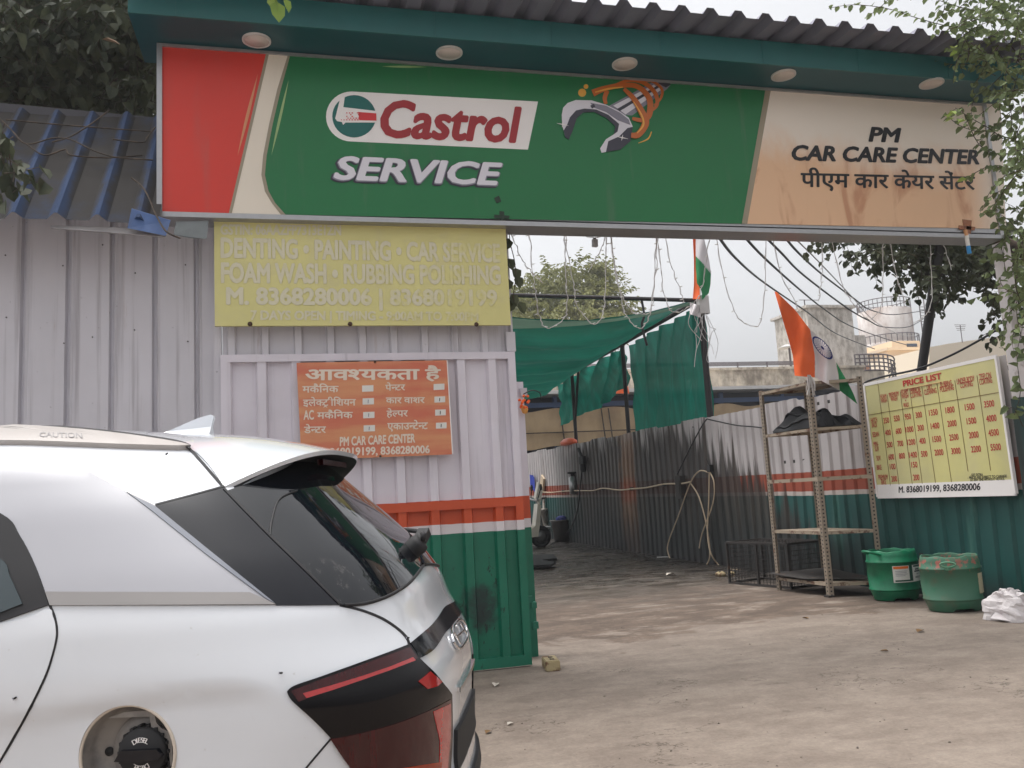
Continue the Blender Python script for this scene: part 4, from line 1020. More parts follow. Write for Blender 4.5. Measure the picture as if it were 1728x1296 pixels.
# parked scooter peeping out behind the gate edge
b = yd(893, 926); b = Vector((b.x + .02, b.y + .3, gz(b.y)))
t = thing('parked_scooter', 'cream scooter parked far back, half hidden by the gate', 'scooter', b)
for dx, nm in ((-.75, 'wheel'), (.5, 'wheel')):
    mb = MB(); c = b + Vector((dx * .7, 0, .24)); mb.lathe([(.14, -.05), (.22, -.06), (.25, 0), (.22, .06), (.14, .05), (.14, -.05)], c, 22, (0, 1, 0)); o = mb.build('wheel', M_RUBBER, t)
    mb = MB(); mb.lathe([(0, -.03), (.14, -.03), (.14, .03), (0, .03)], c, 14, (0, 1, 0)); mb.build('hub', M_STEEL, o)
mb = MB(); mb.prism([b + Vector(p) for p in ((-.75,-.16,.55),(-.6,-.16,.35),(-.1,-.16,.22),(.25,-.16,.25),(.30,-.16,.5),(.36,-.16,.95),(.28,-.16,.98),(.2,-.16,.5),(0,-.16,.36),(-.15,-.16,.72),(-.8,-.16,.80))], (0, .32, 0)); mb.build('body', plain('cream_paint', RGB(214, 206, 190), .3), t)
mb = MB(); mb.box(b + Vector((-.82,-.14,.79)), b + Vector((-.05,.14,.88))); mb.build('seat', M_RUBBER, t)
mb = MB(); mb.tube([b + Vector((.22,-.36,1.10)), b + Vector((.30,-.1,1.06)), b + Vector((.30,.1,1.06)), b + Vector((.22,.36,1.10))], .025, 8); mb.tube([b + Vector((.3,0,1.05)), b + Vector((.42,0,.3))], .03, 8); mb.build('handlebar', M_STEEL, t)
mb = MB(); mb.prism([b + Vector(p) for p in ((.34,-.12,.92),(.44,-.10,1.30),(.36,-.08,1.48),(.26,-.1,1.12))], (0, .2, 0)); mb.build('leg_shield', plain('cream_shield', RGB(222, 214, 200), .3), t)
for dx in (-.3, .3):
    mb = MB(); p = b + Vector((.25, dx, 1.1)); mb.tube([p, p + Vector((.05, dx * .3, .22))], .012, 6); mb.lathe([(0, -.01), (.07, -.01), (.07, .02), (0, .03)], p + Vector((.05, dx * .3, .25)), 12, (1, 0, 0)); mb.build('mirror', M_RUBBER, t)
# black mats on the floor
for k, (L, lb) in enumerate((([(880,940),(935,938),(940,944),(900,948),(878,950)], 'upper black rubber strip on the wet yard floor'), ([(878,950),(905,947),(938,951),(930,955),(885,957)], 'lower black rubber strip on the wet yard floor'))):
    mb = MB(); z = .03 + .015 * k; P = [og(px, py, .1) for px, py in L]; mb.prism([Vector((p.x, p.y, gz(p.y) + z)) for p in P], (0, 0, .035)); tag(mb.build('rubber_strip', M_RUBBER), lb, 'mat')
# brick by the gate
b = og(930, 1128); t = thing('loose_brick', 'pale weathered brick lying on the concrete at the gate corner', 'brick', b)
bm_ = bmesh.new(); bmesh.ops.create_cube(bm_, size=1); bmesh.ops.scale(bm_, vec=(.105, .225, .072), verts=bm_.verts); bmesh.ops.rotate(bm_, cent=(0,0,0), matrix=Matrix.Rotation(math.radians(-8), 3, 'Z'), verts=bm_.verts)
bmesh.ops.bevel(bm_, geom=bm_.edges[:], offset=.006, segments=2, affect='EDGES'); mb = MB(); mb.add([v.co + b + Vector((0, 0, .036)) for v in bm_.verts], [[v.index for v in f.verts] for f in bm_.faces]) if bm_.verts.index_update() is None else 0; bm_.free()
mb.build('block', M_WOOD, t); mb = MB()
rz = Matrix.Rotation(math.radians(-8), 3, 'Z')
for k in range(4):
    p = b + rz @ Vector((-.012 + .004 * (k % 2), -.06 + k * .04, .0735)); mb.bar(p, p + rz @ Vector((.03, .012 * (-1) ** k, 0)), .007, .002); mb.bar(p, p + rz @ Vector((.004, .022, 0)), .006, .002)
mb.build('stamped_mark', M_DARKSTEEL, t)
# garland on the post
b = oy(884, 684, 6.66); t = thing('door_charm', 'marigold garland with a lemon hung on the post behind the gate', 'garland', b)
mb = MB(); 
for k in range(14):
    p = b + Vector((random.uniform(-.03, .05), random.uniform(-.03, .03), random.uniform(-.02, .09))); mb.lathe([(0, -.013), (.012, -.006), (.013, .004), (0, .012)], p, 7)
mb.build('marigolds', M_SAFF, t); mb = MB(); mb.lathe([(0, -.035), (.02, -.028), (.03, 0), (.02, .028), (0, .035)], b + Vector((.005, 0, -.035)), 14); mb.build('lemon', plain('lemon', RGB(214, 150, 70), .5), t)
mb = MB(); mb.tube(smooth_path([b + Vector((.0, 0, .09)), b + Vector((.07, 0, .12)), b + Vector((.14, 0, .10)), b + Vector((.15, 0, .03))], 4), .005, 5); mb.build('stem', M_CABLE, t)

# ------------------------------------------------------------------ net shelter
XN = XW + .12
p1t, p2t, p3t = ox(1177, 507, XN), ox(1050, 580, XN), ox(965, 630, XN)
p4t = ox(932, 648, XN)
def pole(pt, label, r=.045):
    t_ = thing('net_pole', label, 'pole', (pt.x, pt.y, gz(pt.y)), 'poles of the net shelter'); mb = MB()
    mb.tube([(pt.x, pt.y, gz(pt.y)), (pt.x, pt.y, pt.z + .02)], r, 8); mb.build('shaft', M_BLACKIRON, t_); return t_
pl = pole(p1t + Vector((.05, 0, .06)), 'nearest black pole of the net shelter, beneath the furled flag', .055)
mb = MB(); mb.box((p1t.x - .05, p1t.y - .15, p1t.z - .25), (p1t.x + .13, p1t.y - .05, p1t.z + .05)); mb.build('tape_binding', M_WIREW, pl)
pole(p2t, 'middle black pole of the net shelter between the two net curtains'); pole(p3t, 'farthest black pole of the net shelter, in front of the tan tarpaulin')
t = thing('pipe_shelter', 'black pipe frame carrying the green shade net', 'frame', p1t)
mb = MB(); mb.tube([p1t, p4t + (p4t - p1t) * .05], .05, 8); mb.build('side_pipe', M_BLACKIRON, t)
yn = p1t.y
mb = MB(); mb.tube([oy(560, 489, yn), oy(860, 498, yn), oy(1180, 507, yn)], .035, 8); mb.build('front_pipe', M_BLACKIRON, t)
mb = MB(); q = p3t.lerp(p4t, .3); mb.tube([p4t, p4t + Vector((-1.2, .2, .55))], .035, 6); mb.tube([p3t.lerp(p2t, .15), Vector((p3t.x, p3t.y, p3t.z - 1.2))], .03, 6); mb.build('brace', M_BLACKIRON, t)
mb = MB(); a = oy(1083, 507, yn); mb.tube(smooth_path([a, a + Vector((.02, 0, -.25)), a + Vector((-.03, 0, -.42)), a + Vector((.03, 0, -.75))], 4), .02, 6); mb.build('hanger', M_CABLE, t)
# roof net: front edge in the plane y = yn
FE = [oy(px, py, yn) for px, py in ((560, 520), (700, 534), (862, 541), (930, 546), (985, 546), (1040, 541), (1100, 531), (1140, 521), (1168, 513))]
BE = [oy(px, py, p4t.y) for px, py in ((560, 660), (700, 672), (850, 672), (885, 662), (905, 657), (915, 654), (922, 652), (928, 650), (932, 648))]
def along(L, u):
    k = u * (len(L) - 1); i = min(len(L) - 2, int(k)); return L[i].lerp(L[i+1], k - i)
def netfn(v0, v1, gap=0.0):
    def fn(u, v):
        vv = lerp(v0, v1, v)
        if gap and v > .0: vv -= gap * (1 - u) * v * .5
        p = along(FE, u).lerp(along(BE, u), vv)
        sag = .30 * (1 - abs(math.sin(vv * PI * 5.0)) ** .7) * -1 * -1
        p.z += .06 - .34 * abs(math.sin(vv * PI * 6)) ** 1.4 * min(1, (1 - u) * 2.6) + .05 * mnoise.noise(Vector((u * 9, vv * 12, 0))) * (1 - u)
        return p
    return fn
t = thing('shade_net', 'sagging green shade net roof over the wash yard', 'net', p1t + Vector((-3, 2, 0)))
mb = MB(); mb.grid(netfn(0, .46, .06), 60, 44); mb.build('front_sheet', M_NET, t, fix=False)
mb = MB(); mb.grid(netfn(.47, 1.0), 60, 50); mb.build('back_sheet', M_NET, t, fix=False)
HE = [oy(px, py, yn - .03) for px, py in ((560, 545), (700, 554), (862, 555), (930, 553), (985, 549), (1040, 542), (1100, 532), (1140, 522), (1168, 514))]
mb = MB(); mb.grid(lambda u, v: along([p + Vector((0, -.04, .03)) for p in FE], u).lerp(along(HE, u), v), 40, 4); mb.build('hem', M_NETHEM, t, fix=False)
# side curtains
def curtain(T_, B_, label, amp=.06, fq=44, nu=120, nv=30):
    mb = MB()
    def fn(u, v):
        p = along(T_, u).lerp(along(B_, u), v)
        return p + Vector((.10 + amp * (math.sin(u * fq + v * 5 + 2.5 * mnoise.noise(Vector((u * 4, v * 2, 2)))) * (1 - .6 * v) + 1.1 * mnoise.noise(Vector((u * 14 + v * 3, v * 1.2, 5)))), 0, 0))
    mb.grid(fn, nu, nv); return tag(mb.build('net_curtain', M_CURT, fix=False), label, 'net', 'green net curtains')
curtain([ox(px, py, XN) for px, py in ((1053, 583), (1090, 562), (1130, 540), (1160, 522), (1174, 515))], [ox(px, py, XN) for px, py in ((1068, 738), (1100, 731), (1140, 722), (1170, 714), (1196, 708))], 'wide green net curtain hanging between the near and middle poles')
curtain([ox(px, py, XN) for px, py in ((934, 650), (965, 632), (1000, 612), (1030, 595), (1046, 586))], [ox(px, py, XN) for px, py in ((944, 719), (965, 703), (1003, 690), (1025, 673), (1048, 650))], 'torn green net curtain hanging between the middle and far poles', .10, 30)

# ------------------------------------------------------------------ beyond the yard
YB = 28.0
t = thing('open_shed', 'long low shed with tan tarpaulin screens beyond the yard fence', 'shed', (8, YB, 0))
a = oy(700, 665, YB); b = oy(1520, 668, YB)
zg = oy(1000, 664, YB).z; zd = oy(1000, 690, YB).z
mb = MB(); mb.box((a.x, YB + .6, 0), (b.x, YB + 6, zg)); mb.build('back_wall', M_SHEDDARK, t)
mb = MB(); mb.box((a.x, YB - .35, zg - .02), (b.x, YB + 6.3, zg + .10)); mb.build('roof', M_GUTTER, t)
mb = MB(); mb.grid(lambda u, v: Vector((lerp(a.x, b.x, u), YB + .05 * math.sin(u * 90) + .04 * math.sin(v * 7 + u * 30), lerp(oy(1000, 753, YB).z, zd, v) + .06 * math.sin(u * 55))), 140, 6); mb.build('tarpaulin', M_TAN, t, fix=False)
for px in (760, 885, 942, 1012, 1120, 1226, 1330):
    p = oy(px, 690, YB); mb = MB(); mb.box((p.x - .07, YB + .3, 0), (p.x + .07, YB + .45, zg - .03)); mb.build('steel_post', M_SHEDBLUE, t)
mb = MB(); mb.box((a.x, YB + .25, zg - .42), (b.x, YB + .3, zg - .25)); mb.build('beam', M_SHEDBLUE, t)
mb = MB(); zz_ = oy(1000, 728, YB).z; mb.tube([(a.x, YB - .12, zz_), (b.x, YB - .12, zz_)], .02, 5)
for px in (944, 1013, 1025): p = oy(px, 700, YB); mb.tube([(p.x, YB - .12, zd), (p.x + .1, YB - .12, oy(1000, 753, YB).z)], .025, 5)
mb.build('rope', M_BARK, t)
p = oy(1046, 658, YB - 1); mb = MB(); mb.prism([oy(px, py, YB - .8) for px, py in ((1037, 664), (1045, 656), (1060, 652), (1062, 664))], (0, .05, 0)); tag(mb.build('orange_cloth', M_SAFF), 'orange cloth on the shed roof glimpsed between the net curtains', 'cloth')
# parapet building
Y2 = 33.0
t = thing('parapet_building', 'low weathered building with a railing on its parapet', 'building', (14, Y2, 0))
pa, pb = oy(690, 655, Y2), oy(1460, 640, Y2); ptop = oy(1270, 624, Y2).z
mb = MB(); mb.box((pa.x, Y2, 0), (pb.x, Y2 + 6, ptop)); mb.build('wall', M_WEATH, t)
mb = MB(); mb.box((pa.x, Y2 - .12, ptop), (pb.x, Y2 + .3, ptop + .10)); mb.build('coping', M_WEATH, t)
zr1 = oy(1270, 611, Y2).z
mb = MB()
for k in range(4): z = lerp(ptop + .2, zr1, k / 3); mb.bar((pa.x, Y2, z), (pb.x - 2, Y2, z), .035)
for k in range(14): x = lerp(pa.x, pb.x - 2, k / 13); mb.bar((x, Y2, ptop), (x, Y2, zr1), .05)
mb.build('railing', M_RAIL, t)
Y3 = 37.0
t = thing('stair_tower', 'grey plastered square stair tower rising behind the drooping flag', 'building', oy(1400, 655, Y3))
a, b = oy(1361, 520, Y3), oy(1437, 520, Y3)
mb = MB(); mb.box((a.x, Y3, 0), (b.x, Y3 + 3.0, a.z)); mb.build('wall', M_TOWER, t)
mb = MB(); mb.box((a.x - .12, Y3 - .15, a.z), (b.x + .15, Y3 + 3.2, a.z + .14)); mb.build('roof_slab', M_TOWER, t)
c_ = oy(1462, 565, Y3 + .4); mb = MB(); mb.box((b.x, Y3 + .5, 0), (c_.x, Y3 + 2.5, c_.z)); mb.build('side_block', M_TOWER, t)
p = oy(1366, 514, Y3); mb = MB(); mb.tube([(p.x, Y3 + .4, a.z), (p.x, Y3 + .4, p.z + .35)], .03, 5); mb.tube([(p.x - .3, Y3 + .4, p.z + .33), (p.x + .8, Y3 + .4, p.z + .33)], .02, 5); mb.build('antenna', M_RAIL, t)
# terrace with a rounded railing
Y4 = 35.0
a, b = oy(1448, 655, Y4), oy(1528, 655, Y4)
t = thing('roof_terrace', 'plastered roof terrace with bent metal railing beside the stair tower', 'terrace', a)
zt4 = oy(1485, 625, Y4).z; zr4 = oy(1485, 598, Y4).z
mb = MB(); mb.box((a.x, Y4, 0), (oy(1495, 650, Y4).x, Y4 + 3, zt4)); mb.build('wall', M_WEATH, t)
mb = MB(); mb.box((a.x, Y4 + .6, zt4), (oy(1484, 640, Y4).x, Y4 + .8, zt4 + .35)); mb.build('brick_parapet', plain('pink_brick', RGB(186, 140, 116), .8), t)
mb = MB(); c1 = oy(1490, 600, Y4).x; c2 = oy(1527, 620, Y4)
for k in range(5):
    f = k / 4; mb.tube(smooth_path([(a.x, Y4, lerp(zt4, zr4, f)), (c1, Y4, lerp(zt4, zr4, f)), ((c1 + c2.x) / 2 + .2, Y4 + .2, lerp(zt4 - .3, zr4 - .2, f)), (c2.x, Y4 + 1.2, lerp(zt4 - .9, zr4 - .75, f))], 4), .035, 5)
for k in range(7):
    x = lerp(a.x, c1, k / 6) ; mb.bar((x, Y4, zt4), (x, Y4, zr4), .05)
for k in range(1, 5):
    f = k / 4; mb.bar((lerp(c1, c2.x, f), Y4 + .9 * f * f, zt4 - .9 * f * f), (lerp(c1, c2.x, f), Y4 + .9 * f * f, zr4 - .75 * f * f), .05)
mb.build('railing', M_RAIL, t)
# water tower
Y5 = 62.0
c = oy(1527, 572, Y5); kx = (oy(1565, 545, Y5).x - oy(1490, 545, Y5).x) / 2
t = thing('water_tower', 'round streaked concrete water tower with flared base far behind', 'water tower', (c.x, Y5, 0))
zt5, zb5 = oy(1527, 517, Y5).z, c.z
mb = MB(); mb.lathe([(0, zt5 + .35), (kx * .55, zt5 + .28), (kx, zt5), (kx, zb5), (kx * 1.0, zb5 - .1)], (c.x, Y5 + kx, 0), 40); mb.build('tank', M_TANK, t)
z6 = oy(1527, 592, Y5).z
mb = MB(); mb.lathe([(kx, zb5 - .1), (kx * 1.18, zb5 - .25), (kx * 1.18, zb5 - .55), (kx * .95, zb5 - .9), (kx * .68, z6 - .6), (kx * .62, z6 - 1.5), (kx * .62, 0)], (c.x, Y5 + kx, 0), 40); mb.build('flared_shaft', M_TANK, t)
mb = MB()
for k in range(36):
    a_ = 2 * PI * k / 36; p = Vector((c.x + kx * .98 * math.cos(a_), Y5 + kx + kx * .98 * math.sin(a_), zt5)); mb.bar(p, p + Vector((0, 0, .9)), .04); q = Vector((c.x + kx * 1.15 * math.cos(a_), Y5 + kx + kx * 1.15 * math.sin(a_), zb5 - .25)); mb.bar(q, q + Vector((0, 0, .8)), .05)
for z in (zt5 + .5, zt5 + .9): mb.tube([Vector((c.x + kx * .98 * math.cos(2*PI*k/36), Y5 + kx + kx * .98 * math.sin(2*PI*k/36), z)) for k in range(37)], .04, 4)
mb.tube([Vector((c.x + kx * 1.15 * math.cos(2*PI*k/36), Y5 + kx + kx * 1.15 * math.sin(2*PI*k/36), zb5 + .5)) for k in range(37)], .04, 4)
mb.build('railing', M_RAIL, t)
p = oy(1557, 540, Y5 + .3); mb = MB()
for dx in (-.25, .25): mb.bar((p.x + dx, Y5 + .2, zb5), (p.x + dx, Y5 + .2, zt5 + .9), .07)
for k in range(12): z = lerp(zb5, zt5, k / 11); mb.bar((p.x - .25, Y5 + .2, z), (p.x + .25, Y5 + .2, z), .05)
mb.build('ladder', M_RAIL, t)
# cream buildings
Y6 = 52.0
t = thing('cream_building', 'cream flat-roofed building below the water tower', 'building', oy(1560, 640, Y6))
a, b = oy(1497, 592, Y6), oy(1572, 592, Y6); mb = MB(); mb.box((a.x, Y6, 0), (b.x, Y6 + 6, a.z)); mb.build('wall', M_CREAM, t)
mb = MB(); mb.box((a.x - .2, Y6 - .3, a.z), (b.x + .2, Y6 + 6, a.z + .2)); mb.box((a.x, Y6 - .25, oy(1530, 612, Y6).z), (b.x, Y6 - .002, oy(1530, 609, Y6).z)); mb.build('roof_slab', M_CREAM, t)
p, q = oy(1538, 578, Y6 - .02), oy(1556, 590, Y6); mb = MB(); mb.box((oy(1513, 575, Y6).x, Y6 + .5, a.z + .2), (oy(1560, 575, Y6).x, Y6 + 4, oy(1530, 573, Y6).z)); o = mb.build('stair_room', M_CREAM, t)
mb = MB(); mb.box((p.x, Y6 + .44, q.z + .3), (q.x, Y6 + .49, p.z)); mb.build('window', M_WINDOW, t)
Y7 = 47.0
t = thing('cream_building', 'long cream building with slanting roofline behind the price board', 'building', oy(1640, 620, Y7))
mb = MB(); mb.prism([oy(1568, 586, Y7), oy(1600, 580, Y7), oy(1700, 566, Y7), oy(1760, 560, Y7), oy(1760, 720, Y7), oy(1568, 720, Y7)], (0, 6, 0)); mb.build('wall', plain('pale_cream', RGB(230, 214, 190), .9, 0, .06, .4), t)
p = oy(1624, 578, Y7); mb = MB(); mb.tube([p, p + Vector((0, 0, 1.2))], .03, 5); 
for k in range(4): mb.bar(p + Vector((-.45 + .05 * k, 0, 1.2 - .12 * k)), p + Vector((.45 - .05 * k, 0, 1.2 - .12 * k)), .03)
mb.build('antenna', M_RAIL, t)
# little street lamp
p = oy(1333, 600, 34.5); t = thing('street_lamp', 'small street lamp standing behind the saffron edge of the flag', 'street lamp', (p.x, 34.5, ptop))
mb = MB(); mb.tube([(p.x, 34.5, ptop), (p.x, 34.5, p.z + .35)], .05, 6); mb.build('pole', M_RAIL, t); mb = MB(); mb.lathe([(0, .12), (.12, .10), (.42, -.02), (.40, -.06), (0, -.05)], (p.x - .1, 34.5, p.z + .40), 14); mb.build('lamp_head', M_GUTTER, t)
# leaning pole
t = thing('leaning_pole', 'dark leaning iron pole rising behind the price board', 'pole', ox(1555, 640, 7.2))
mb = MB(); a = ox(1590, 385, 7.6); b = ox(1553, 640, 7.3); mb.tube([b + (b - a) * .55, b, a, a + (a - b) * .2], [.055, .055, .06, .06], 10); mb.build('shaft', M_BLACKIRON, t)
mb = MB(); p = a.lerp(b, .30); mb.box(p - Vector((.05, .12, .04)), p + Vector((.05, .12, .04))); mb.build('clamp', M_DARKSTEEL, t)

# ------------------------------------------------------------------ flags
def flag_part(L, Rr, y, name, mat, par, amp=.045, fq=9, ph=0, nu=22, nv=34):
    mb = MB()
    def pl(P, u):
        k = u * (len(P) - 1); i = min(len(P) - 2, int(k)); f = k - i
        return (lerp(P[i][0], P[i+1][0], f), lerp(P[i][1], P[i+1][1], f))
    def fn(u, v):
        a = pl(L, v); b = pl(Rr, v); px, py = lerp(a[0], b[0], u), lerp(a[1], b[1], u)
        d = amp * (math.sin(px * .11 * fq / 7 + py * .013 + ph) + .6 * mnoise.noise(Vector((px * .06, py * .03, 3))))
        p = oy(px, py, y + d); return p
    mb.grid(fn, nu, nv); return mb.build(name, mat, par, fix=False)
fy = Mp.y - .03
t = thing('national_flag', 'drooping saffron white and green flag with a blue wheel on the storage rack', 'flag', (ftop.x, fy, ftop.z), 'tricolour flags')
flag_part([(1307,492),(1318,530),(1330,570),(1338,600),(1341,634)], [(1311,493),(1341,522),(1367,556),(1375,600),(1375,637)], fy, 'saffron_stripe', M_SAFF, t)
fwt = flag_part([(1367,556),(1371,580),(1375,600),(1376,620),(1375,637)], [(1368,557),(1394,580),(1408,604),(1414,630),(1417,659)], fy, 'white_stripe', M_FWHITE, t)
flag_part([(1411,612),(1413,622),(1415,632),(1416,645),(1417,659)], [(1412,613),(1422,630),(1431,646),(1440,664),(1447,682)], fy, 'green_stripe', M_FGREEN, t)
mb = MB(); wc = (1388, 587); A_ = (15, 19); B_ = (8.5, -4.5)
def wpt(a_, r): return oy(wc[0] + (A_[0] * math.cos(a_) + B_[0] * math.sin(a_)) * r, wc[1] + (A_[1] * math.cos(a_) + B_[1] * math.sin(a_)) * r, fy - .055)
mb.add([wpt(2*PI*k/32, r) for r in (1.0, .86) for k in range(32)], [(k, (k+1) % 32, 32 + (k+1) % 32, 32 + k) for k in range(32)])
for k in range(24): a_ = 2*PI*k/24; mb.add([wpt(a_ - .03, .16), wpt(a_ + .03, .16), wpt(a_ + .03, .88), wpt(a_ - .03, .88)], [(0,1,2,3)])
mb.add([wpt(2*PI*k/12, .17) for k in range(12)], [tuple(range(12))]); mb.build('wheel_emblem', M_NAVY, fwt, fix=False)
mb = MB(); random.seed(3)
for k in range(16):
    a_ = random.uniform(0, 6.28); p = ftop + Vector((.02 * math.cos(a_), .02 * math.sin(a_) - .02, .05)); q = p + Vector((.03 * math.cos(a_), .03 * math.sin(a_) - .02, -random.uniform(.12, .26)))
    mb.tube(smooth_path([p, (p + q) / 2 + Vector((random.uniform(-.02, .02), -.02, 0)), q], 3), .006, 4)
mb.build('twine_tie', M_WIREW, t)
fy2 = p1t.y - .12
t = thing('national_flag', 'furled saffron white and green flag hanging over the corner of the shade net', 'flag', oy(1185, 505, fy2), 'tricolour flags')
flag_part([(1167,366),(1169,400),(1171,440),(1171,480),(1169,505)], [(1184,366),(1186,395),(1182,440),(1181,490),(1181,504)], fy2, 'saffron_stripe', M_SAFF, t, .05, 12, 1)
flag_part([(1171,366),(1174,400),(1174,420),(1174,432)], [(1180,366),(1190,410),(1197,440),(1200,462)], fy2 - .06, 'white_stripe', M_FWHITE, t, .05, 12, 2)
flag_part([(1174,432),(1174,450),(1176,478),(1184,490)], [(1200,458),(1199,480),(1196,495),(1185,506)], fy2 - .06, 'green_stripe', M_FGREEN, t, .05, 12, 2)
mb = MB(); mb.tube([oy(1177, 330, fy2 + .05), oy(1177, 506, fy2 + .05)], .015, 6); mb.build('staff', M_BLACKIRON, t)
mb = MB(); random.seed(9); tie = oy(1178, 510, fy2 - .1)
for k in range(9):
    p = tie + Vector((random.uniform(-.12, .14), 0, random.uniform(-.25, .0))); pts = [p]
    for j in range(4): pts.append(pts[-1] + Vector((random.uniform(-.10, .13), random.uniform(-.03, .03), -random.uniform(.05, .28))))
    mb.tube(smooth_path(pts, 3), .005, 4)
mb.build('frayed_string', M_WIREW, t)
mb = MB(); mb.grid(lambda u, v: oy(lerp(1164, 1182, u), lerp(510, 530, v) + 6 * u, fy2 - .05 + .05 * math.sin(u * 7 + v * 3)), 8, 8); mb.build('rag', M_FWHITE, t)

# ------------------------------------------------------------------ cables overhead
def skyline(L, y0, y1, label, r, mat=M_CABLE, grp='power cables over the yard', ties=()):
    n = len(L); P = [oy(px, py, lerp(y0, y1, (i / (n-1)) ** 1.5)) for i, (px, py) in enumerate(L)]
    P = [P[0] + (P[0] - P[1]) * .5] + P
    rr = [r] * 1; mb = MB(); sp_ = smooth_path(P, 5); mb.tube(sp_, r, 5)
    o = mb.build('power_cable', mat); tag(o, label, 'cable', grp); return o
skyline([(1206,390),(1242,436),(1291,478),(1364,528),(1413,564),(1476,589)], 8, 34, 'lowest thick power cable running down to the roof terrace', .019)
skyline([(1249,391),(1291,436),(1349,488),(1390,521),(1433,549),(1489,570),(1540,585)], 8, 34, 'second power cable crossing in front of the stair tower', .017)
skyline([(1283,391),(1318,426),(1357,465),(1430,520),(1466,541),(1492,552),(1535,551),(1562,535)], 8, 30, 'power cable sagging in front of the water tower and up to the leaning pole', .016)
skyline([(1319,393),(1347,426),(1390,465),(1443,505),(1469,523),(1508,531),(1560,524)], 8, 30, 'highest thick power cable passing above the water tower', .016)
skyline([(1332,393),(1380,440),(1437,500),(1480,545),(1530,567),(1560,560)], 8, 30, 'thin pale wire beside the highest power cable', .009, M_WIREW)
cb = [ox(1456,649,XW+.1), ox(1489,636,XW+.1), ox(1548,623,XW+.1), ox(1604,600,XW+.15), ox(1653,574,XW+.2), ox(1686,554,XW+.3)]
mb = MB(); mb.tube(smooth_path([cb[0] + Vector((0, .1, -.2))] + cb, 5), .012, 6); tag(mb.build('black_cable', M_CABLE), 'black cable rising above the price board to the sign post', 'cable')
# ------------------------------------------------------------------ string lights
random.seed(12)
M_BULB = plain('clear_bulb', RGB(220, 220, 214), .2)
bulb0 = None
def string(L, label, y=6.42, bulbs=7):
    global bulb0
    P = smooth_path([oy(px, py, y + .03 * math.sin(i * 1.9)) for i, (px, py) in enumerate(L)], 6)
    t = thing('string_light', label, 'string light', P[0], 'strings of tiny lights under the long sign')
    for i in range(1, len(P) - 1): P[i] = P[i] + Vector((random.uniform(-.008, .008), 0, random.uniform(-.006, .006)))
    mb = MB(); mb.tube(P, .0030, 5); mb.tube([p + Vector((.007 * math.sin(i * 1.3), .004, 0)) for i, p in enumerate(P)], .0020, 4); mb.build('wire', M_WIREW, t)
    for k in range(bulbs):
        p = P[int((k + .5) / bulbs * (len(P) - 1))]
        if bulb0 is None:
            mb = MB(); mb.lathe([(0, 0), (.004, .004), (.004, .014), (.0025, .026), (0, .03)], t.location, 6, (1, 0, .2)); o = mb.build('bulb', M_BULB, t); bulb0 = o
        else:
            o = bulb0.copy(); COL.objects.link(o); o.parent = t
        o.location = p - t.location; o.rotation_euler = (0, random.choice((0, PI)) + random.uniform(-.3, .3), 0)
Z5 = lambda L: [(840 + x * .2392, 370 + y * .2392) for x, y in L]
Z6 = lambda L: [(1160 + x * .3287, 370 + y * .3287) for x, y in L]
string(Z5([(220,55),(235,200),(255,440),(275,560),(290,680),(340,765),(400,755),(470,700),(490,620),(480,400),(475,200),(465,60)]), 'deep string light loop, first from the yellow board', bulbs=10)
string(Z5([(468,60),(500,280),(540,480),(550,580),(600,670),(680,745),(740,680),(755,560),(765,300),(765,70)]), 'deep string light loop, second from the yellow board, ending under the adapter box', bulbs=10)
string(Z5([(770,70),(740,180),(700,260),(650,360)]), 'short slanting string light end in front of the olive tree top', bulbs=3)
string(Z5([(785,65),(820,300),(860,500),(900,580),(960,660),(1010,668),(1075,650),(1100,520),(1115,200),(1105,75)]), 'string light loop whose bottom rests level along the net edge', bulbs=9)
string(Z5([(790,65),(870,560),(920,700),(990,768),(1040,740),(1080,640),(1120,300),(1122,70)]), 'deepest string light loop hanging over the right half of the net', bulbs=9)
string(Z5([(1125,80),(1150,380),(1190,590),(1230,650),(1290,650),(1370,600),(1420,540),(1460,380),(1490,150),(1500,80)]), 'string light loop passing across the furled flag', bulbs=9)
string(Z5([(1168,78),(1230,340),(1280,480),(1310,590)]), 'single string light strand slanting to the net corner', bulbs=5)
string(Z6([(140,70),(190,300),(250,490),(340,550),(380,510),(400,330),(405,70)]), 'string light loop in open sky between the two flags', bulbs=8)
string(Z6([(435,65),(480,280),(550,420),(580,490)]), 'single strand of string light ending behind the drooping flag', bulbs=5)
string(Z6([(690,72),(692,250),(685,340),(675,420)]), 'single strand of string light ending on the stair tower roof', bulbs=4)
string(Z6([(740,110),(800,340),(850,430),(920,510),(960,500),(1000,420),(1006,200),(1000,75)]), 'string light loop between stair tower and water tower', bulbs=6)
string(Z6([(1040,80),(1050,180),(1080,310),(1120,430)]), 'single strand of string light ending on the water tower top', bulbs=4)
string(Z6([(1240,78),(1255,300),(1250,440),(1215,500),(1150,540)]), 'string light strand beside the leaning pole', bulbs=4)
string(Z6([(1295,78),(1330,170),(1355,260)]), 'short strand of string light right of the leaning pole', bulbs=3)
string(Z5([(70,70),(130,190),(190,310),(250,380),(320,450)]), 'string light strand slanting away from the floodlight at the yellow board', bulbs=4)
string(Z5([(200,50),(330,68),(450,90),(560,112),(660,128),(700,130),(850,108),(1010,70)]), 'shallow string light swag carrying the adapter box', bulbs=5)
def boxy(c, sx, sy, sz, rx, rz):
    M_ = Matrix.Rotation(rz, 3, 'Z') @ Matrix.Rotation(rx, 3, 'Y'); mb = MB(); mb.box((-sx/2, -sy/2, -sz/2), (sx/2, sy/2, sz/2)); mb.v = [M_ @ v + c for v in mb.v]; return mb
M_ADAPT = plain('grey_plastic', RGB(150, 148, 150), .5)
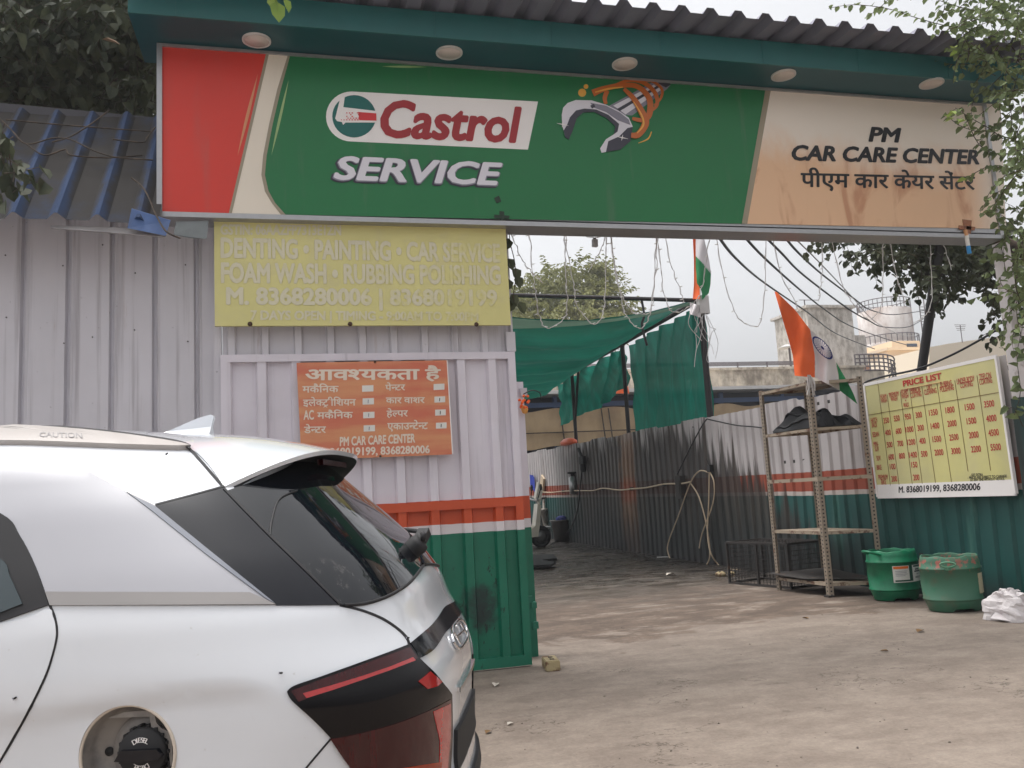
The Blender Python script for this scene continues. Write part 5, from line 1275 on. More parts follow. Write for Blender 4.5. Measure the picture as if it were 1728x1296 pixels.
p = oy(840 + 685 * .2392, 370 + 168 * .2392, 6.4); t = thing('adapter_box', 'small grey adapter box hanging in the sky under the sign', 'box', p)
boxy(p, .042, .03, .062, .05, .2).build('case', M_ADAPT, t); boxy(p + Vector((0, 0, .036)), .02, .02, .012, 0, 0).build('cable_gland', M_CABLE, t)
p = oy(866, 388, 6.42); t = thing('flood_light', 'small grey floodlight under the sign beside the yellow board', 'light', p)
boxy(p, .07, .045, .035, -.45, .3).build('housing', M_ADAPT, t); boxy(p + Vector((-.03, .0, .02)), .02, .02, .05, .3, 0).build('bracket', M_CABLE, t)
# striped tube taped under the sign
A, B = oy(1629, 388, YS - .02), oy(1636, 428, YS - .02); t = thing('striped_tube', 'small white and blue striped tube hanging from tape under the sign', 'tube', A)
for f0, f1, c in ((0, .25, RGB(206, 150, 104)), (.25, .68, RGB(226, 222, 216)), (.68, 1, RGB(40, 140, 206))):
    mb = MB(); mb.tube([A.lerp(B, f0), A.lerp(B, f1)], .018, 10); mb.build('band', plain('tube_band', c, .5, 0, .08), t)

# ------------------------------------------------------------------ leaves and trees
def leaf(mb, p, d, n, L, W, fold=.25, curl=.15):
    d = d.normalized(); s_ = d.cross(n); s_ = s_.normalized() if s_.length > 1e-5 else d.orthogonal().normalized(); n = s_.cross(d)
    t = p + d * L - n * L * curl
    vs = [p, p + d * L * .28 + s_ * W * .5 + n * W * fold, p + d * L * .68 + s_ * W * .42 + n * W * fold * .7 - n * L * curl * .4, t,
          p + d * L * .68 - s_ * W * .42 + n * W * fold * .7 - n * L * curl * .4, p + d * L * .28 - s_ * W * .5 + n * W * fold]
    mb.add(vs, [(0, 1, 2, 3), (0, 3, 4, 5)])
RV = lambda s_=1: Vector((random.gauss(0, s_), random.gauss(0, s_), random.gauss(0, s_)))
def twig(mb, st, pts, L, W, step, r=.004, droop=.4, jit=.5):
    P = smooth_path(pts, 4)
    if st is not None: st.tube(P, [lerp(r, r * .4, i / (len(P)-1)) for i in range(len(P))], 4, False)
    acc = 0; side = 1
    for a, b in zip(P, P[1:]):
        seg = (b - a); l = seg.length; k = step - acc
        while k < l:
            p = a + seg * (k / l); d = seg.normalized(); s_ = d.cross(Vector((0, 0, 1)));  s_ = s_.normalized() if s_.length > .01 else Vector((1, 0, 0))
            q = random.uniform(.75, 1.15)
            leaf(mb, p, d * .5 + s_ * side * .8 + Vector((0, 0, -droop)) + RV(jit * .5), Vector((0, 0, 1)) + RV(jit), L * q, W * q); side = -side
            k += step
        acc = (acc + l) % step
def rtwig(mb, st, p, l, L, W, step, bias=Vector((0,0,0)), droop=.4):
    d = (RV() + bias).normalized(); pts = [p]
    for k in range(3):
        d = (d + RV(.25) + Vector((0, 0, -.18))).normalized(); pts.append(pts[-1] + d * l / 3)
    twig(mb, st, pts, L, W, step, .004, droop)
def inpoly(x, y, P):
    c = False; j = len(P) - 1
    for i in range(len(P)):
        if (P[i][1] > y) != (P[j][1] > y) and x < (P[j][0] - P[i][0]) * (y - P[i][1]) / (P[j][1] - P[i][1]) + P[i][0]: c = not c
        j = i
    return c
def scatter(P, n, y0, y1, fn):
    xa, xb = min(p[0] for p in P), max(p[0] for p in P); ya, yb = min(p[1] for p in P), max(p[1] for p in P); k = 0
    while k < n:
        x, y = random.uniform(xa, xb), random.uniform(ya, yb)
        if inpoly(x, y, P): fn(oy(x, y, random.uniform(y0, y1))); k += 1
def limb(mb, pts, r0, r1, n=8):
    P = smooth_path(pts, 5); mb.tube(P, [lerp(r0, r1, i / (len(P)-1)) for i in range(len(P))], n)
# leafy tree at the right
random.seed(21)
t = thing('leafy_tree', 'leafy tree with round dusty leaves hanging over the right end of the sign', 'tree', (8.6, 7.2, 0))
mb = MB(); limb(mb, [(8.6, 7.2, -.1), (8.5, 7.15, 1.5), (8.45, 7.2, 3.0), (8.3, 7.1, 4.6), (8.0, 6.9, 6.0)], .17, .06, 10)
limb(mb, [(8.45, 7.2, 3.0), (7.8, 7.8, 3.9), (7.0, 8.4, 4.4), (6.0, 8.9, 4.5), (5.2, 9.1, 4.4)], .08, .02); limb(mb, [(8.4, 7.15, 3.6), (7.8, 6.4, 4.6), (7.3, 5.9, 5.2), (6.4, 5.4, 5.9)], .07, .015); limb(mb, [(8.3, 7.1, 4.6), (7.6, 6.3, 5.8), (6.6, 5.7, 6.3)], .05, .012)
mb.build('trunk', M_BARK, t)
lf = MB(); st = MB(); LR, WR = .066, .050
yq = 5.35
for L in ([(1740,120),(1690,62),(1640,50),(1590,42),(1540,28),(1495,14),(1440,8),(1398,14)], [(1740,60),(1680,30),(1620,12),(1560,-6),(1500,-14)], [(1740,170),(1700,200),(1660,222),(1620,212),(1600,196)],
          [(1745,210),(1700,235),(1672,218),(1640,200),(1612,182)], [(1730,250),(1690,260),(1652,244),(1622,185),(1592,198)], [(1740,270),(1700,285),(1672,280),(1645,292),(1632,300)],
          [(1720,150),(1690,160),(1670,152),(1662,146)], [(1740,100),(1690,100),(1640,88),(1612,82),(1598,82)], [(1740,110),(1700,120),(1660,112),(1630,108)], [(1710,300),(1690,330),(1680,360),(1690,390)]):
    twig(lf, st, [oy(x, y, yq + .12 * math.sin(i * 2.1) + (0 if x < 1650 else .15)) for i, (x, y) in enumerate(L)], LR, WR, .05, .005, .5, .45)
tw = lambda p: rtwig(lf, st, p, .38, LR, WR, .045)
scatter([(1690,150),(1760,120),(1760,560),(1715,560),(1706,430),(1702,300)], 55, 4.9, 6.0, tw)
scatter([(1560,40),(1640,20),(1760,-60),(1760,130),(1700,140),(1640,120),(1600,70)], 70, 5.0, 6.0, tw)
scatter([(1480,-30),(1760,-60),(1760,40),(1600,30)], 40, 5.2, 6.2, tw)
scatter([(1700,120),(1760,100),(1760,640),(1716,640)], 120, 6.6, 8.5, tw)
lf.build('foliage', M_LEAF_R, t, fix=False); st.build('twigs', M_BARK, t)
lf = MB(); st = MB()
tw = lambda p: rtwig(lf, st, p, .42, .10, .078, .055)
scatter([(1400,380),(1700,380),(1715,560),(1680,520),(1640,470),(1600,500),(1575,515),(1555,480),(1520,455),(1480,440),(1450,440),(1420,410)], 270, 8.2, 10.2, tw)
scatter([(1500,380),(1700,380),(1700,450),(1560,440)], 170, 8.4, 10.4, tw)
for L in ([(1420,396),(1395,402),(1372,412),(1355,436)], [(1430,400),(1400,395),(1370,400)], [(1690,545),(1670,560),(1655,568)], [(1700,560),(1672,575),(1668,590)], [(1590,490),(1580,520),(1585,530)], [(1470,430),(1452,440),(1445,450)]):
    twig(lf, st, [oy(x, y, 8.3) for x, y in L], .10, .078, .06, .005, .7, .4)
lf.build('rear_foliage', M_LEAF_L, t, fix=False); st.build('rear_twigs', M_BARK, t)  # darker leaf colour puts the backlit look into the rear foliage
lf = MB()
for L in ([(1640,205),(1615,200),(1600,198),(1592,200)], [(1625,92),(1608,82),(1598,80)], [(1640,300),(1628,302)], [(1622,185),(1600,190)]):
    twig(lf, None, [oy(x, y, yq - .1) for x, y in L] if len(L) > 2 else [oy(*L[0], yq - .1), oy(*L[0], yq - .1).lerp(oy(*L[1], yq - .1), .5), oy(*L[1], yq - .1)], .085, .05, .055, .003, .3, .5)
lf.build('young_leaves', M_LEAF_Y, t, fix=False)
# vine beside the sign post
t = thing('climbing_vine', 'leafy vine climbing the green panel and the white sign post at right', 'vine', (6.75, 6.2, 0))
lf = MB(); st = MB()
for L in ([(1712,700),(1722,660),(1716,600),(1726,540),(1712,480)], [(1726,720),(1712,690),(1700,690)], [(1700,470),(1694,440),(1690,410),(1694,380)], [(1735,600),(1724,570),(1715,520),(1722,470)], [(1705,400),(1680,415),(1672,430)], [(1740,480),(1715,500),(1700,520)]):
    twig(lf, st, [oy(x, y, 6.22) for x, y in L], .11, .085, .075, .005, .5, .6)
lf.build('leaves', M_LEAF_R, t, fix=False); st.build('stem', M_BARK, t)
# vine at the yellow board edge
t = thing('hanging_vine', 'dark heart-leaved vine hanging down the right edge of the yellow board', 'vine', oy(862, 400, 6.4))
lf = MB(); st = MB(); P = smooth_path([oy(x, y, 6.36) for x, y in ((858,382),(861,410),(868,440),(870,470),(866,500),(868,512))], 5); st.tube(P, .004, 5)
for (x, y, dx) in ((858,402,-.3), (857,436,.4), (869,452,.15), (871,466,.3), (858,470,-.2), (862,497,.5), (864,506,-.3), (875,510,.5)):
    leaf(lf, oy(x, y, 6.36), Vector((dx, -.1, -1)), Vector((.2, -1, .2)), .105, .085, .2)
lf.build('leaves', M_LEAF_L, t, fix=False); st.build('stem', M_BARK, t)
# dark tree behind the left wall
random.seed(33)
t = thing('shady_tree', 'dense dark leafy tree rising behind the dusty blue roof at left', 'tree', (-2.6, 10.5, 0))
mb = MB(); limb(mb, [(-2.6, 10.5, -.1), (-2.5, 10.4, 2), (-2.3, 10.2, 4.2), (-1.9, 9.6, 6), (-1.6, 8.9, 7.6)], .28, .08, 10)
limb(mb, [(-2.3, 10.2, 4.2), (-1.6, 9.6, 4.9), (-.9, 9.2, 5.9), (-.5, 9, 7)], .12, .04); limb(mb, [(-2.4, 10.3, 3.4), (-3.4, 9.6, 5.2), (-4.4, 9, 7)], .14, .04)
limb(mb, [oy(150, 95, 8.4), oy(185, 112, 8.4), oy(205, 122, 8.4), oy(235, 100, 8.3), oy(270, 80, 8.2)], .045, .035)
mb.build('trunk', M_BARK, t)
lf = MB(); st = MB()
tw = lambda p: rtwig(lf, st, p, .7, .14, .095, .085, droop=.7)
RG = [(-120,-60),(320,-60),(300,60),(275,190),(262,205),(150,190),(-120,170)]
scatter(RG, 400, 7.6, 9.4, tw); scatter(RG, 330, 9.4, 12.5, tw)
scatter([(-120,-60),(320,-60),(262,40),(-120,120)], 120, 7.0, 8.5, tw)
tw2 = lambda p: rtwig(lf, st, p, .5, .15, .11, .09, droop=.8)
scatter([(-60,175),(12,180),(40,205),(20,240),(42,290),(34,338),(16,342),(8,300),(-60,330)], 16, 5.4, 5.8, lambda p: rtwig(lf, st, p, .22, .12, .095, .07, Vector((0,0,-.8)), droop=.9))
lf.build('foliage', M_LEAF_L, t, fix=False); st.build('twigs', M_BARK, t)
lf = MB(); q = oy(466, 2, 4.6); leaf(lf, q, Vector((.12, 0, -1)), Vector((.25, -1, .1)), .125, .085, .12, .05); leaf(lf, oy(452, -3, 4.6), Vector((.5, 0, -.6)), Vector((0, -1, .2)), .09, .06); leaf(lf, oy(480, -2, 4.6), Vector((.3, 0, -.8)), Vector((.6, -1, .2)), .08, .05)
lf.build('overhanging_leaves', M_LEAF_Y, t, fix=False)
mb = MB(); mb.tube(smooth_path([oy(466, 3, 4.6), oy(440, -60, 4.7), oy(330, -120, 5.2), (-.9, 8.4, 7.2)], 6), .007, 5); mb.build('overhanging_twig', M_BARK, t)
lf = MB(); p = oy(172, 66, 6.6); leaf(lf, p, Vector((1, 0, -.1)), Vector((0, -.6, 1)), .13, .07); lf.build('dry_leaf', plain('dry_leaf', RGB(140, 112, 84), .7), t, fix=False)
# olive tree far behind the net
random.seed(5)
yc = 40.0; base = oy(975, 860, yc)
t = thing('olive_tree', 'broad olive-green tree seen in the gap beyond the shade net', 'tree', (base.x, yc, 0))
mb = MB(); limb(mb, [(base.x, yc, -.2), (base.x + .3, yc, 4), oy(975, 560, yc), oy(985, 500, yc)], .35, .1, 10)
for (x, y) in ((900,510),(940,490),(1000,480),(1030,490),(1045,520)): limb(mb, [oy(975, 600, yc), oy((975 + x) / 2, 560, yc), oy(x, y, yc)], .14, .03)
mb.build('trunk', M_BARK, t)
lf = MB(); st = MB()
for (cx_, cy_, rx, ry, n_) in ((885,515,35,32,70),(925,500,36,38,90),(965,488,42,42,120),(1008,475,28,30,70),(1012,458,16,14,25),(1020,505,36,34,90),(1048,520,14,20,26),(960,540,90,45,200),(880,560,60,50,90),(850,500,30,30,40),(820,540,60,60,80),(930,462,14,10,10),(905,480,14,12,14)):
    for k in range(int(n_ * 1.5)):
        a_ = random.uniform(0, 6.28); r = math.sqrt(random.random())
        p = oy(cx_ + rx * r * math.cos(a_), cy_ + ry * r * math.sin(a_), yc + random.uniform(-3, 3) * (rx / 40))
        rtwig(lf, None, p, 1.0, .24, .12, .085, droop=.35)
lf.build('foliage', M_LEAF_C, t, fix=False)

# ------------------------------------------------------------------ litter
random.seed(44)
M_DRYLEAF = plain('litter_leaf', RGB(120, 92, 60), .8); M_SCRAP = plain('paper_scrap', RGB(196, 188, 176), .8)
def litter(px, py, nm, lb, cat, L, mat, rz):
    p = og(px, py); p.z = gz(p.y); lf = MB(); leaf(lf, p + Vector((0, 0, .006)), Vector((math.cos(rz), math.sin(rz), .08)), Vector((.1, 0, 1)), L, L * .55, .3, .05); tag(lf.build(nm, mat, fix=False), lb, cat)
litter(1548, 1068, 'fallen_leaf', 'dry curled leaf lying in front of the two green drums', 'leaf', .10, M_DRYLEAF, .4)
litter(1124, 974, 'paper_scrap', 'torn white paper scrap below the beige hose loop', 'paper', .16, M_SCRAP, .2)
litter(835, 1160, 'fallen_leaf', 'pale dry leaf on the concrete under the gate', 'leaf', .09, M_SCRAP, 1.2)
litter(856, 1225, 'paper_scrap', 'tiny white chip on bare concrete right of the car tail', 'paper', .05, M_SCRAP, .5)
litter(1365, 1045, 'fallen_leaf', 'small dry leaf near the front foot of the storage rack', 'leaf', .07, M_DRYLEAF, 2.0)
litter(1500, 1100, 'fallen_leaf', 'small brown leaf on open concrete toward the right foreground', 'leaf', .06, M_DRYLEAF, 2.6)
litter(820, 1240, 'fallen_leaf', 'dark dry leaf close to the car bumper', 'leaf', .06, M_DRYLEAF, .9)
p = og(1120, 945); mb = MB(); mb.tube([p + Vector((-.1, .06, .03)), p + Vector((.1, -.06, .03))], .03, 8); tag(mb.build('paper_cup', M_PAPER), 'tiny crushed white cup at the foot of the grimy fence', 'cup')
p = og(1222, 972); mb = MB()
for k in range(7):
    q = p + Vector((random.uniform(-.12, .12), random.uniform(-.1, .1), .03)); mb.lathe([(0, -.03), (.045, -.01), (.04, .02), (0, .04)], q, 7)
tag(mb.build('rubble', M_WOOD), 'few pieces of rubble beside the wire cage', 'rubble', kind='stuff')

# ------------------------------------------------------------------ white car
hd = math.radians(17)
CU = Vector((math.cos(hd), -math.sin(hd), 0)); CV = Vector((math.sin(hd), math.cos(hd), 0)); CO = Vector((-.287, 2.2915, 0))
HALF = .875
r_t = [(.18,.53),(.282,.612),(.408,.599),(.472,.592),(.60,.600),(.696,.604),(.773,.594),(.828,.574),(.873,.546),(.907,.528),(.955,.514),(.992,.502),(1.054,.460),(1.112,.416),(1.231,.294),(1.389,.126),(1.43,.06),(1.455,.0),(1.479,-.06),(1.516,-.22),(1.544,-.42),(1.57,-.70),(1.585,-.95),(1.592,-1.2)]
w_t = [(.18,.80),(.30,.845),(.55,.868),(.75,.875),(.86,.871),(.98,.858),(1.03,.846),(1.10,.822),(1.28,.745),(1.40,.675),(1.44,.63),(1.484,.56),(1.51,.50),(1.54,.40),(1.56,.30),(1.58,.17),(1.592,.02)]
n_t = [(.2,3.3),(.9,3.2),(1.1,2.9),(1.4,2.6),(1.59,2.2)]
a_t = [(.2,.92),(1.0,.9),(1.4,.8),(1.5,.6),(1.592,.4)]
f_t = [(.18,-3.35),(.55,-3.42),(.8,-3.36),(.95,-3.0),(1.02,-2.55),(1.3,-2.1),(1.5,-1.75),(1.56,-1.5),(1.592,-1.25)]
zc_t = [(-3,.74),(-.48,.797),(-.15,.827),(.03,.842),(.16,.836),(.24,.80),(.36,.715),(.45,.6)]
def ease(tab, x):                                   # smooth table look-up
    h = .012; return (interp(tab, x - h) + 2 * interp(tab, x) + interp(tab, x + h)) / 4
SQ, SF = 1.57, 2.57                                # s: 0 rear centre, SQ end of rear quarter, SF start of front quarter
SM = SF + PI / 2
def shell(s, z):
    z = max(.18, min(1.5915, z)); r, w_, n, a = ease(r_t, z), ease(w_t, z), interp(n_t, z), interp(a_t, z); f = interp(f_t, z)
    sg = -1 if s < 0 else 1; t = min(abs(s), SM)
    a = min(a, (r - f) * .45); af = min(.9, (r - f) * .45)
    if t <= SQ:
        ph = t / SQ * PI / 2; c, q = max(0, math.cos(ph)), math.sin(ph); u = r - a + a * c ** (2 / n); y = w_ * q ** (2 / n)
    elif t <= SF:
        k = (t - SQ) / (SF - SQ); u = lerp(r - a, f + af, k); y = w_
    else:
        ph = (1 - (t - SF) / (SM - SF)) * PI / 2; c, q = max(0, math.cos(ph)), math.sin(ph); u = f + af - af * c ** (2 / 2.6); y = w_ * q ** (2 / 2.6)
    if z < 1.0 and y > .3:
        zc = interp(zc_t, u); dz = zc - z
        if dz > 0:
            y -= .016 * sstep(0, .055, dz) * sstep(.42, .10, dz) * sstep(.30, .10, u) * sstep(.55, .8, y / w_) if dz < .42 else 0
    return Vector((u, HALF - sg * y, z))            # near side has small v
def unshell(P):
    u, v, z = P; r, w_, n, a = ease(r_t, z), ease(w_t, z), interp(n_t, z), interp(a_t, z); f = interp(f_t, z); a = min(a, (r - f) * .45); af = min(.9, (r - f) * .45)
    y = HALF - v; sg = -1 if y < 0 else 1; y = abs(y)
    if u > r - a:
        ph = math.atan2(max(0, y / w_) ** (n / 2), max(0, (u - (r - a)) / a) ** (n / 2)); return sg * ph / (PI / 2) * SQ, z
    if u < f + af: return sg * (SF + .3), z
    return sg * (SQ + (r - a - u) / max(1e-4, (r - a - f - af)) * (SF - SQ)), z
def W(P): return CO + CU * P[0] + CV * P[1] + Vector((0, 0, P[2]))
def snormal(s, z):
    e = .004; a = shell(s + e, z) - shell(s - e, z); b = shell(s, min(1.59, z + e)) - shell(s, max(.181, z - e)); n = b.cross(a)
    if n.length < 1e-9: return Vector((0, 0, 1))
    n = n.normalized()
    c = Vector((-1.2, HALF, .8)); return n if n.dot(shell(s, z) - c) > 0 else -n
def spt(s, z, off=0.0): return W(shell(s, z) + (snormal(s, z) * off if off else Vector((0, 0, 0))))
ZS = [.18 + .9 * i / 44 for i in range(45)] + [1.10 + .34 * i / 18 for i in range(19)] + [1.445 + .1465 * (1 - (1 - i / 24) ** 1.6) for i in range(25)]
SS = [SQ * i / 44 for i in range(45)] + [SQ + (SF - SQ) * i / 30 for i in range(1, 31)] + [SF + (SM - SF) * i / 20 for i in range(1, 21)]
SS = [-s for s in reversed(SS[1:])] + SS
gv = [[shell(s, z) for s in SS] for z in ZS]; ns = len(SS)
bv = BVHTree.FromPolygons([W(p) for row in gv for p in row], [(j*ns+i, j*ns+i+1, (j+1)*ns+i+1, (j+1)*ns+i) for j in range(len(ZS)-1) for i in range(ns-1)])
def hit(px, py):
    d = ray(px, py).normalized(); r = bv.ray_cast(CAM, d)
    if r[0] is None: return None
    q = r[0] - CO; return unshell((q.dot(CU), q.dot(CV), q.z))
def densify(P, step):
    out = []
    for a, b in zip(P, P[1:] + P[:1]):
        l = math.hypot(b[0]-a[0], b[1]-a[1]); k = max(1, int(l / step))
        for i in range(k): out.append((lerp(a[0], b[0], i/k), lerp(a[1], b[1], i/k)))
    return out
def drape(SZ, name, mat, parent, off=.003, cell=.03, rim=.006, hole=None):
    K = .85; P = densify([(s * K, z) for s, z in SZ], .02); n = len(P); pts = [Vector(p) for p in P]
    xa, xb = min(p[0] for p in P), max(p[0] for p in P); za, zb_ = min(p[1] for p in P), max(p[1] for p in P)
    x = xa + cell / 2
    while x < xb:
        z = za + cell / 2
        while z < zb_:
            if inpoly(x, z, P) and min((x-p[0])**2 + (z-p[1])**2 for p in P) > (cell * .35) ** 2: pts.append(Vector((x, z)))
            z += cell
        x += cell
    r = delaunay_2d_cdt(pts, [], [list(range(n))], 1, 1e-7); V2, F2 = r[0], r[2]
    F2 = [f for f in F2 if inpoly(sum(V2[i].x for i in f)/len(f), sum(V2[i].y for i in f)/len(f), P)]
    mb = MB(); mb.add([spt(v.x / K, v.y, off) for v in V2], F2, True)
    cnt = {}
    for f in F2:
        for a, b in zip(f, list(f[1:]) + [f[0]]): cnt[tuple(sorted((a, b)))] = cnt.get(tuple(sorted((a, b))), 0) + 1
    be = [e for e, c in cnt.items() if c == 1]; base = len(mb.v); used = sorted({i for e in be for i in e}); mp = {i: k for k, i in enumerate(used)}
    if rim:
        mb.add([spt(V2[i].x / K, V2[i].y, off) for i in used] + [spt(V2[i].x / K, V2[i].y, off - rim) for i in used], [(mp[a], mp[b], mp[b] + len(used), mp[a] + len(used)) for a, b in be])
    return mb.build(name, mat, parent)
def pxd(P, step=14): return [h for h in (hit(*p) for p in densify(P, step)) if h]
def region(P, name, mat, parent, **k): return drape(pxd(P), name, mat, parent, **k)
def strokepoly(L, ws):
    P = smooth_path([Vector((x, y, 0)) for x, y in L], 5); n = len(P); A_, B_ = [], []
    for i, p in enumerate(P):
        d = (P[min(i+1, n-1)] - P[max(0, i-1)]).normalized(); q = Vector((-d.y, d.x, 0)) * ws / 2
        A_.append((p + q).xy[:]); B_.append((p - q).xy[:])
    return A_ + B_[::-1]
def seam(L, ws, name, mat, parent, off=.0015): return drape([h for h in (hit(*p) for p in strokepoly(L, ws)) if h], name, mat, parent, off=off, cell=.05, rim=.004)
def curve(L, n=5): return [tuple(v.xy) for v in smooth_path([Vector((x, y, 0)) for x, y in L], n)]

mt = MT('pearl_white_paint', .2, 0, .5); n = mt.noise(900, 2); dsp = mt.noise(60, 3, .6).ss(.70, .76); bl = mt.noise(2.2, 4, .6)
mt.col(mt.mix(mt.mul(RGB(216, 219, 224), n * .06 + .97), RGB(150, 140, 126), dsp * .25 + bl.ss(.58, .8) * .06)); mt.p.inputs['Coat Weight'].default_value = 1; mt.p.inputs['Coat Roughness'].default_value = .05
M_CAR = mt.m
M_CARSIL = plain('satin_silver_trim', RGB(150, 146, 144), .35, .6, .04, 6)
mt = MT('pale_film_panel', .22); mt.col(mt.mul(RGB(164, 164, 170), mt.noise(3, 4) * .08 + .96)); mt.p.inputs['Coat Weight'].default_value = .6; mt.p.inputs['Coat Roughness'].default_value = .12; M_CPANEL = mt.m
mt = MT('gloss_black', .12); dd = mt.noise(40, 5, .7).ss(.55, .75); mt.col(mt.mix(RGB(8, 10, 19), RGB(46, 47, 54), dd * .10)); mt.p.inputs['Coat Weight'].default_value = .25; mt.p.inputs['Specular IOR Level'].default_value = .35; mt.p.inputs['Coat Roughness'].default_value = .08; M_GLOSSB = mt.m
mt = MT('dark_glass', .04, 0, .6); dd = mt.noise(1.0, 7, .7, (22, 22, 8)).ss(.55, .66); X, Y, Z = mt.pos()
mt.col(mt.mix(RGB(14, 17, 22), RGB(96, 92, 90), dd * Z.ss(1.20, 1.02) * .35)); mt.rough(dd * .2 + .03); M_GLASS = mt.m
M_SEAL = plain('seal_rubber', RGB(26, 25, 28), .6, 0, .1)
M_SIDEGL = plain('tinted_side_glass', RGB(58, 68, 72), .05, 0, .1, 3)
mt = MT('lamp_red', .08); mt.col(mt.mul(RGB(58, 3, 7), mt.noise(1.0, 4, .6, (60, 60, 8)) * .9 + .5)); mt.p.inputs['Coat Weight'].default_value = .4; mt.p.inputs['Specular IOR Level'].default_value = .3; M_LAMPRED = mt.m
mt = MT('lamp_bright_red', .1); mt.col(mt.mul(RGB(172, 22, 22), mt.noise(70, 2) * .5 + .75)); mt.p.inputs['Coat Weight'].default_value = 1; M_LAMPRED2 = mt.m
M_LAMPDARK = plain('lamp_smoked', RGB(10, 7, 10), .08, 0, .2, 9, coat=.1, spec=.25)
M_CHROME = plain('bright_chrome', RGB(220, 220, 222), .12, 1, .03)
M_PLBLACK = plain('textured_black_plastic', RGB(32, 32, 34), .7, 0, .15, 30)
mt = MT('filler_grey', .45, .0); nn = mt.noise(6, 5, .65); mt.col(mt.mix(mt.mix(RGB(150, 144, 138), RGB(120, 116, 114), nn.ss(.4, .6)), RGB(116, 92, 72), mt.noise(5, 5, .6).ss(.55, .68) * .7)); M_FILL = mt.m

car = thing('parked_car', 'white hatchback parked at the lower left with its fuel flap open', 'car', CO + CU * -1.4 + CV * HALF)
# body shell with the round fuel opening cut out
fc = hit(212, 1276); fr_ = .120
fcp = shell(*fc)
def s_of(u, z):
    r, n, a = ease(r_t, z), interp(n_t, z), interp(a_t, z); f = interp(f_t, z); a = min(a, (r - f) * .45); af = min(.9, (r - f) * .45); x = (u - (r - a)) / a
    return SQ + (r - a - u) / (r - a - f - af) * (SF - SQ) if x <= 0 else math.acos(min(1, x ** (n / 2))) / (PI / 2) * SQ
si = max(i for i in range(ns) if SS[i] < s_of(fcp.x + .21, fc[1])); sj = min(i for i in range(ns) if SS[i] > s_of(fcp.x - .21, fc[1]))
zi = max(i for i in range(len(ZS)) if ZS[i] < fc[1] - .15); zj = min(i for i in range(len(ZS)) if ZS[i] > fc[1] + .15)
fs = [(j*ns+i, j*ns+i+1, (j+1)*ns+i+1, (j+1)*ns+i) for j in range(len(ZS)-1) for i in range(ns-1) if not (si <= i < sj and zi <= j < zj)]
mb = MB(); mb.add([W(p) for row in gv for p in row], fs, True)
du = abs((shell(fc[0] + .01, fc[1]) - shell(fc[0] - .01, fc[1])).x) / .02       # metres per unit of s there
circ = [(s_of(fcp.x + fr_ * math.cos(2*PI*k/48), fc[1] + fr_ * math.sin(2*PI*k/48)), fc[1] + fr_ * math.sin(2*PI*k/48)) for k in range(48)]
_old = [(fc[0] - fr_ * math.cos(2*PI*k/48) / du, fc[1] + fr_ * math.sin(2*PI*k/48)) for k in range(48)]
outer = [(SS[i], ZS[zi]) for i in range(si, sj)] + [(SS[sj], ZS[j]) for j in range(zi, zj)] + [(SS[i], ZS[zj]) for i in range(sj, si, -1)] + [(SS[si], ZS[j]) for j in range(zj, zi, -1)]
pts = [Vector(p) for p in outer] + [Vector(p) for p in circ]; no = len(outer)
for rr in (1.12, 1.3, 1.6):
    for k in range(48):
        q = (s_of(fcp.x + rr * fr_ * math.cos(2*PI*k/48), fc[1] + rr * fr_ * math.sin(2*PI*k/48)), fc[1] + rr * fr_ * math.sin(2*PI*k/48))
        if SS[si] + .005 < q[0] < SS[sj] - .005 and ZS[zi] + .005 < q[1] < ZS[zj] - .005: pts.append(Vector(q))
r = delaunay_2d_cdt(pts, [], [list(range(no)), list(range(no, no + 48))], 1, 1e-7)
F2 = [f for f in r[2] if not inpoly(sum(r[0][i].x for i in f)/len(f), sum(r[0][i].y for i in f)/len(f), circ)]
mb.add([spt(v.x, v.y) for v in r[0]], F2, True)
body = mb.build('body_shell', M_CAR, car)
bm_ = bmesh.new(); bm_.from_mesh(body.data); bmesh.ops.remove_doubles(bm_, verts=bm_.verts, dist=.0004); bmesh.ops.recalc_face_normals(bm_, faces=bm_.faces); bm_.to_mesh(body.data); bm_.free()
# fuel recess
nf = snormal(*fc); NF = CU * nf.x + CV * nf.y + Vector((0, 0, nf.z))
FX = CU; FZ = FX.cross(NF).normalized();  FZ = FZ if FZ.z > 0 else -FZ
FC = W(fcp)
mb = MB(); rings = [[spt(s, z) for s, z in circ]]
for dr, dn in ((1.0, -.012), (.95, -.022), (.92, -.045), (.86, -.058), (.0, -.060)):
    rings.append([FC + NF * dn + FX * (fr_ * dr * math.cos(2*PI*k/48)) + FZ * (fr_ * dr * math.sin(2*PI*k/48)) for k in range(48)])
mb.add([p for R_ in rings for p in R_], [(i*48+k, i*48+(k+1) % 48, (i+1)*48+(k+1) % 48, (i+1)*48+k) for i in range(len(rings)-1) for k in range(48)], True)
rec = mb.build('fuel_recess', M_FILL, car)
mb = MB(); ri = [FC + NF * -.004 + FX * (fr_ * .985 * math.cos(a_)) + FZ * (fr_ * .985 * math.sin(a_)) for a_ in [2*PI*k/48 for k in range(49)]]; mb.tube(ri, .0045, 6, False); mb.build('rim', plain('beige_rim', RGB(206, 194, 180), .4), rec)
def fpt(x, y, d): return FC + FX * x + FZ * y + NF * d
mb = MB(); mb.prism([fpt(x, y, -.03) for x, y in ((-.06, .085), (-.02, .098), (.055, .10), (.062, .07), (.075, .055), (.10, .045), (.104, -.03), (.098, -.034), (.09, .03), (.07, .04), (.05, .055), (.045, .085))], NF * .006); mb.build('recess_lip', M_FILL, rec)
mb = MB(); mb.lathe([(.011, 0), (.011, .004), (0, .004)], fpt(-.072, -.002, -.058), 14, tuple(NF)); mb.build('stud', M_PLBLACK, rec)
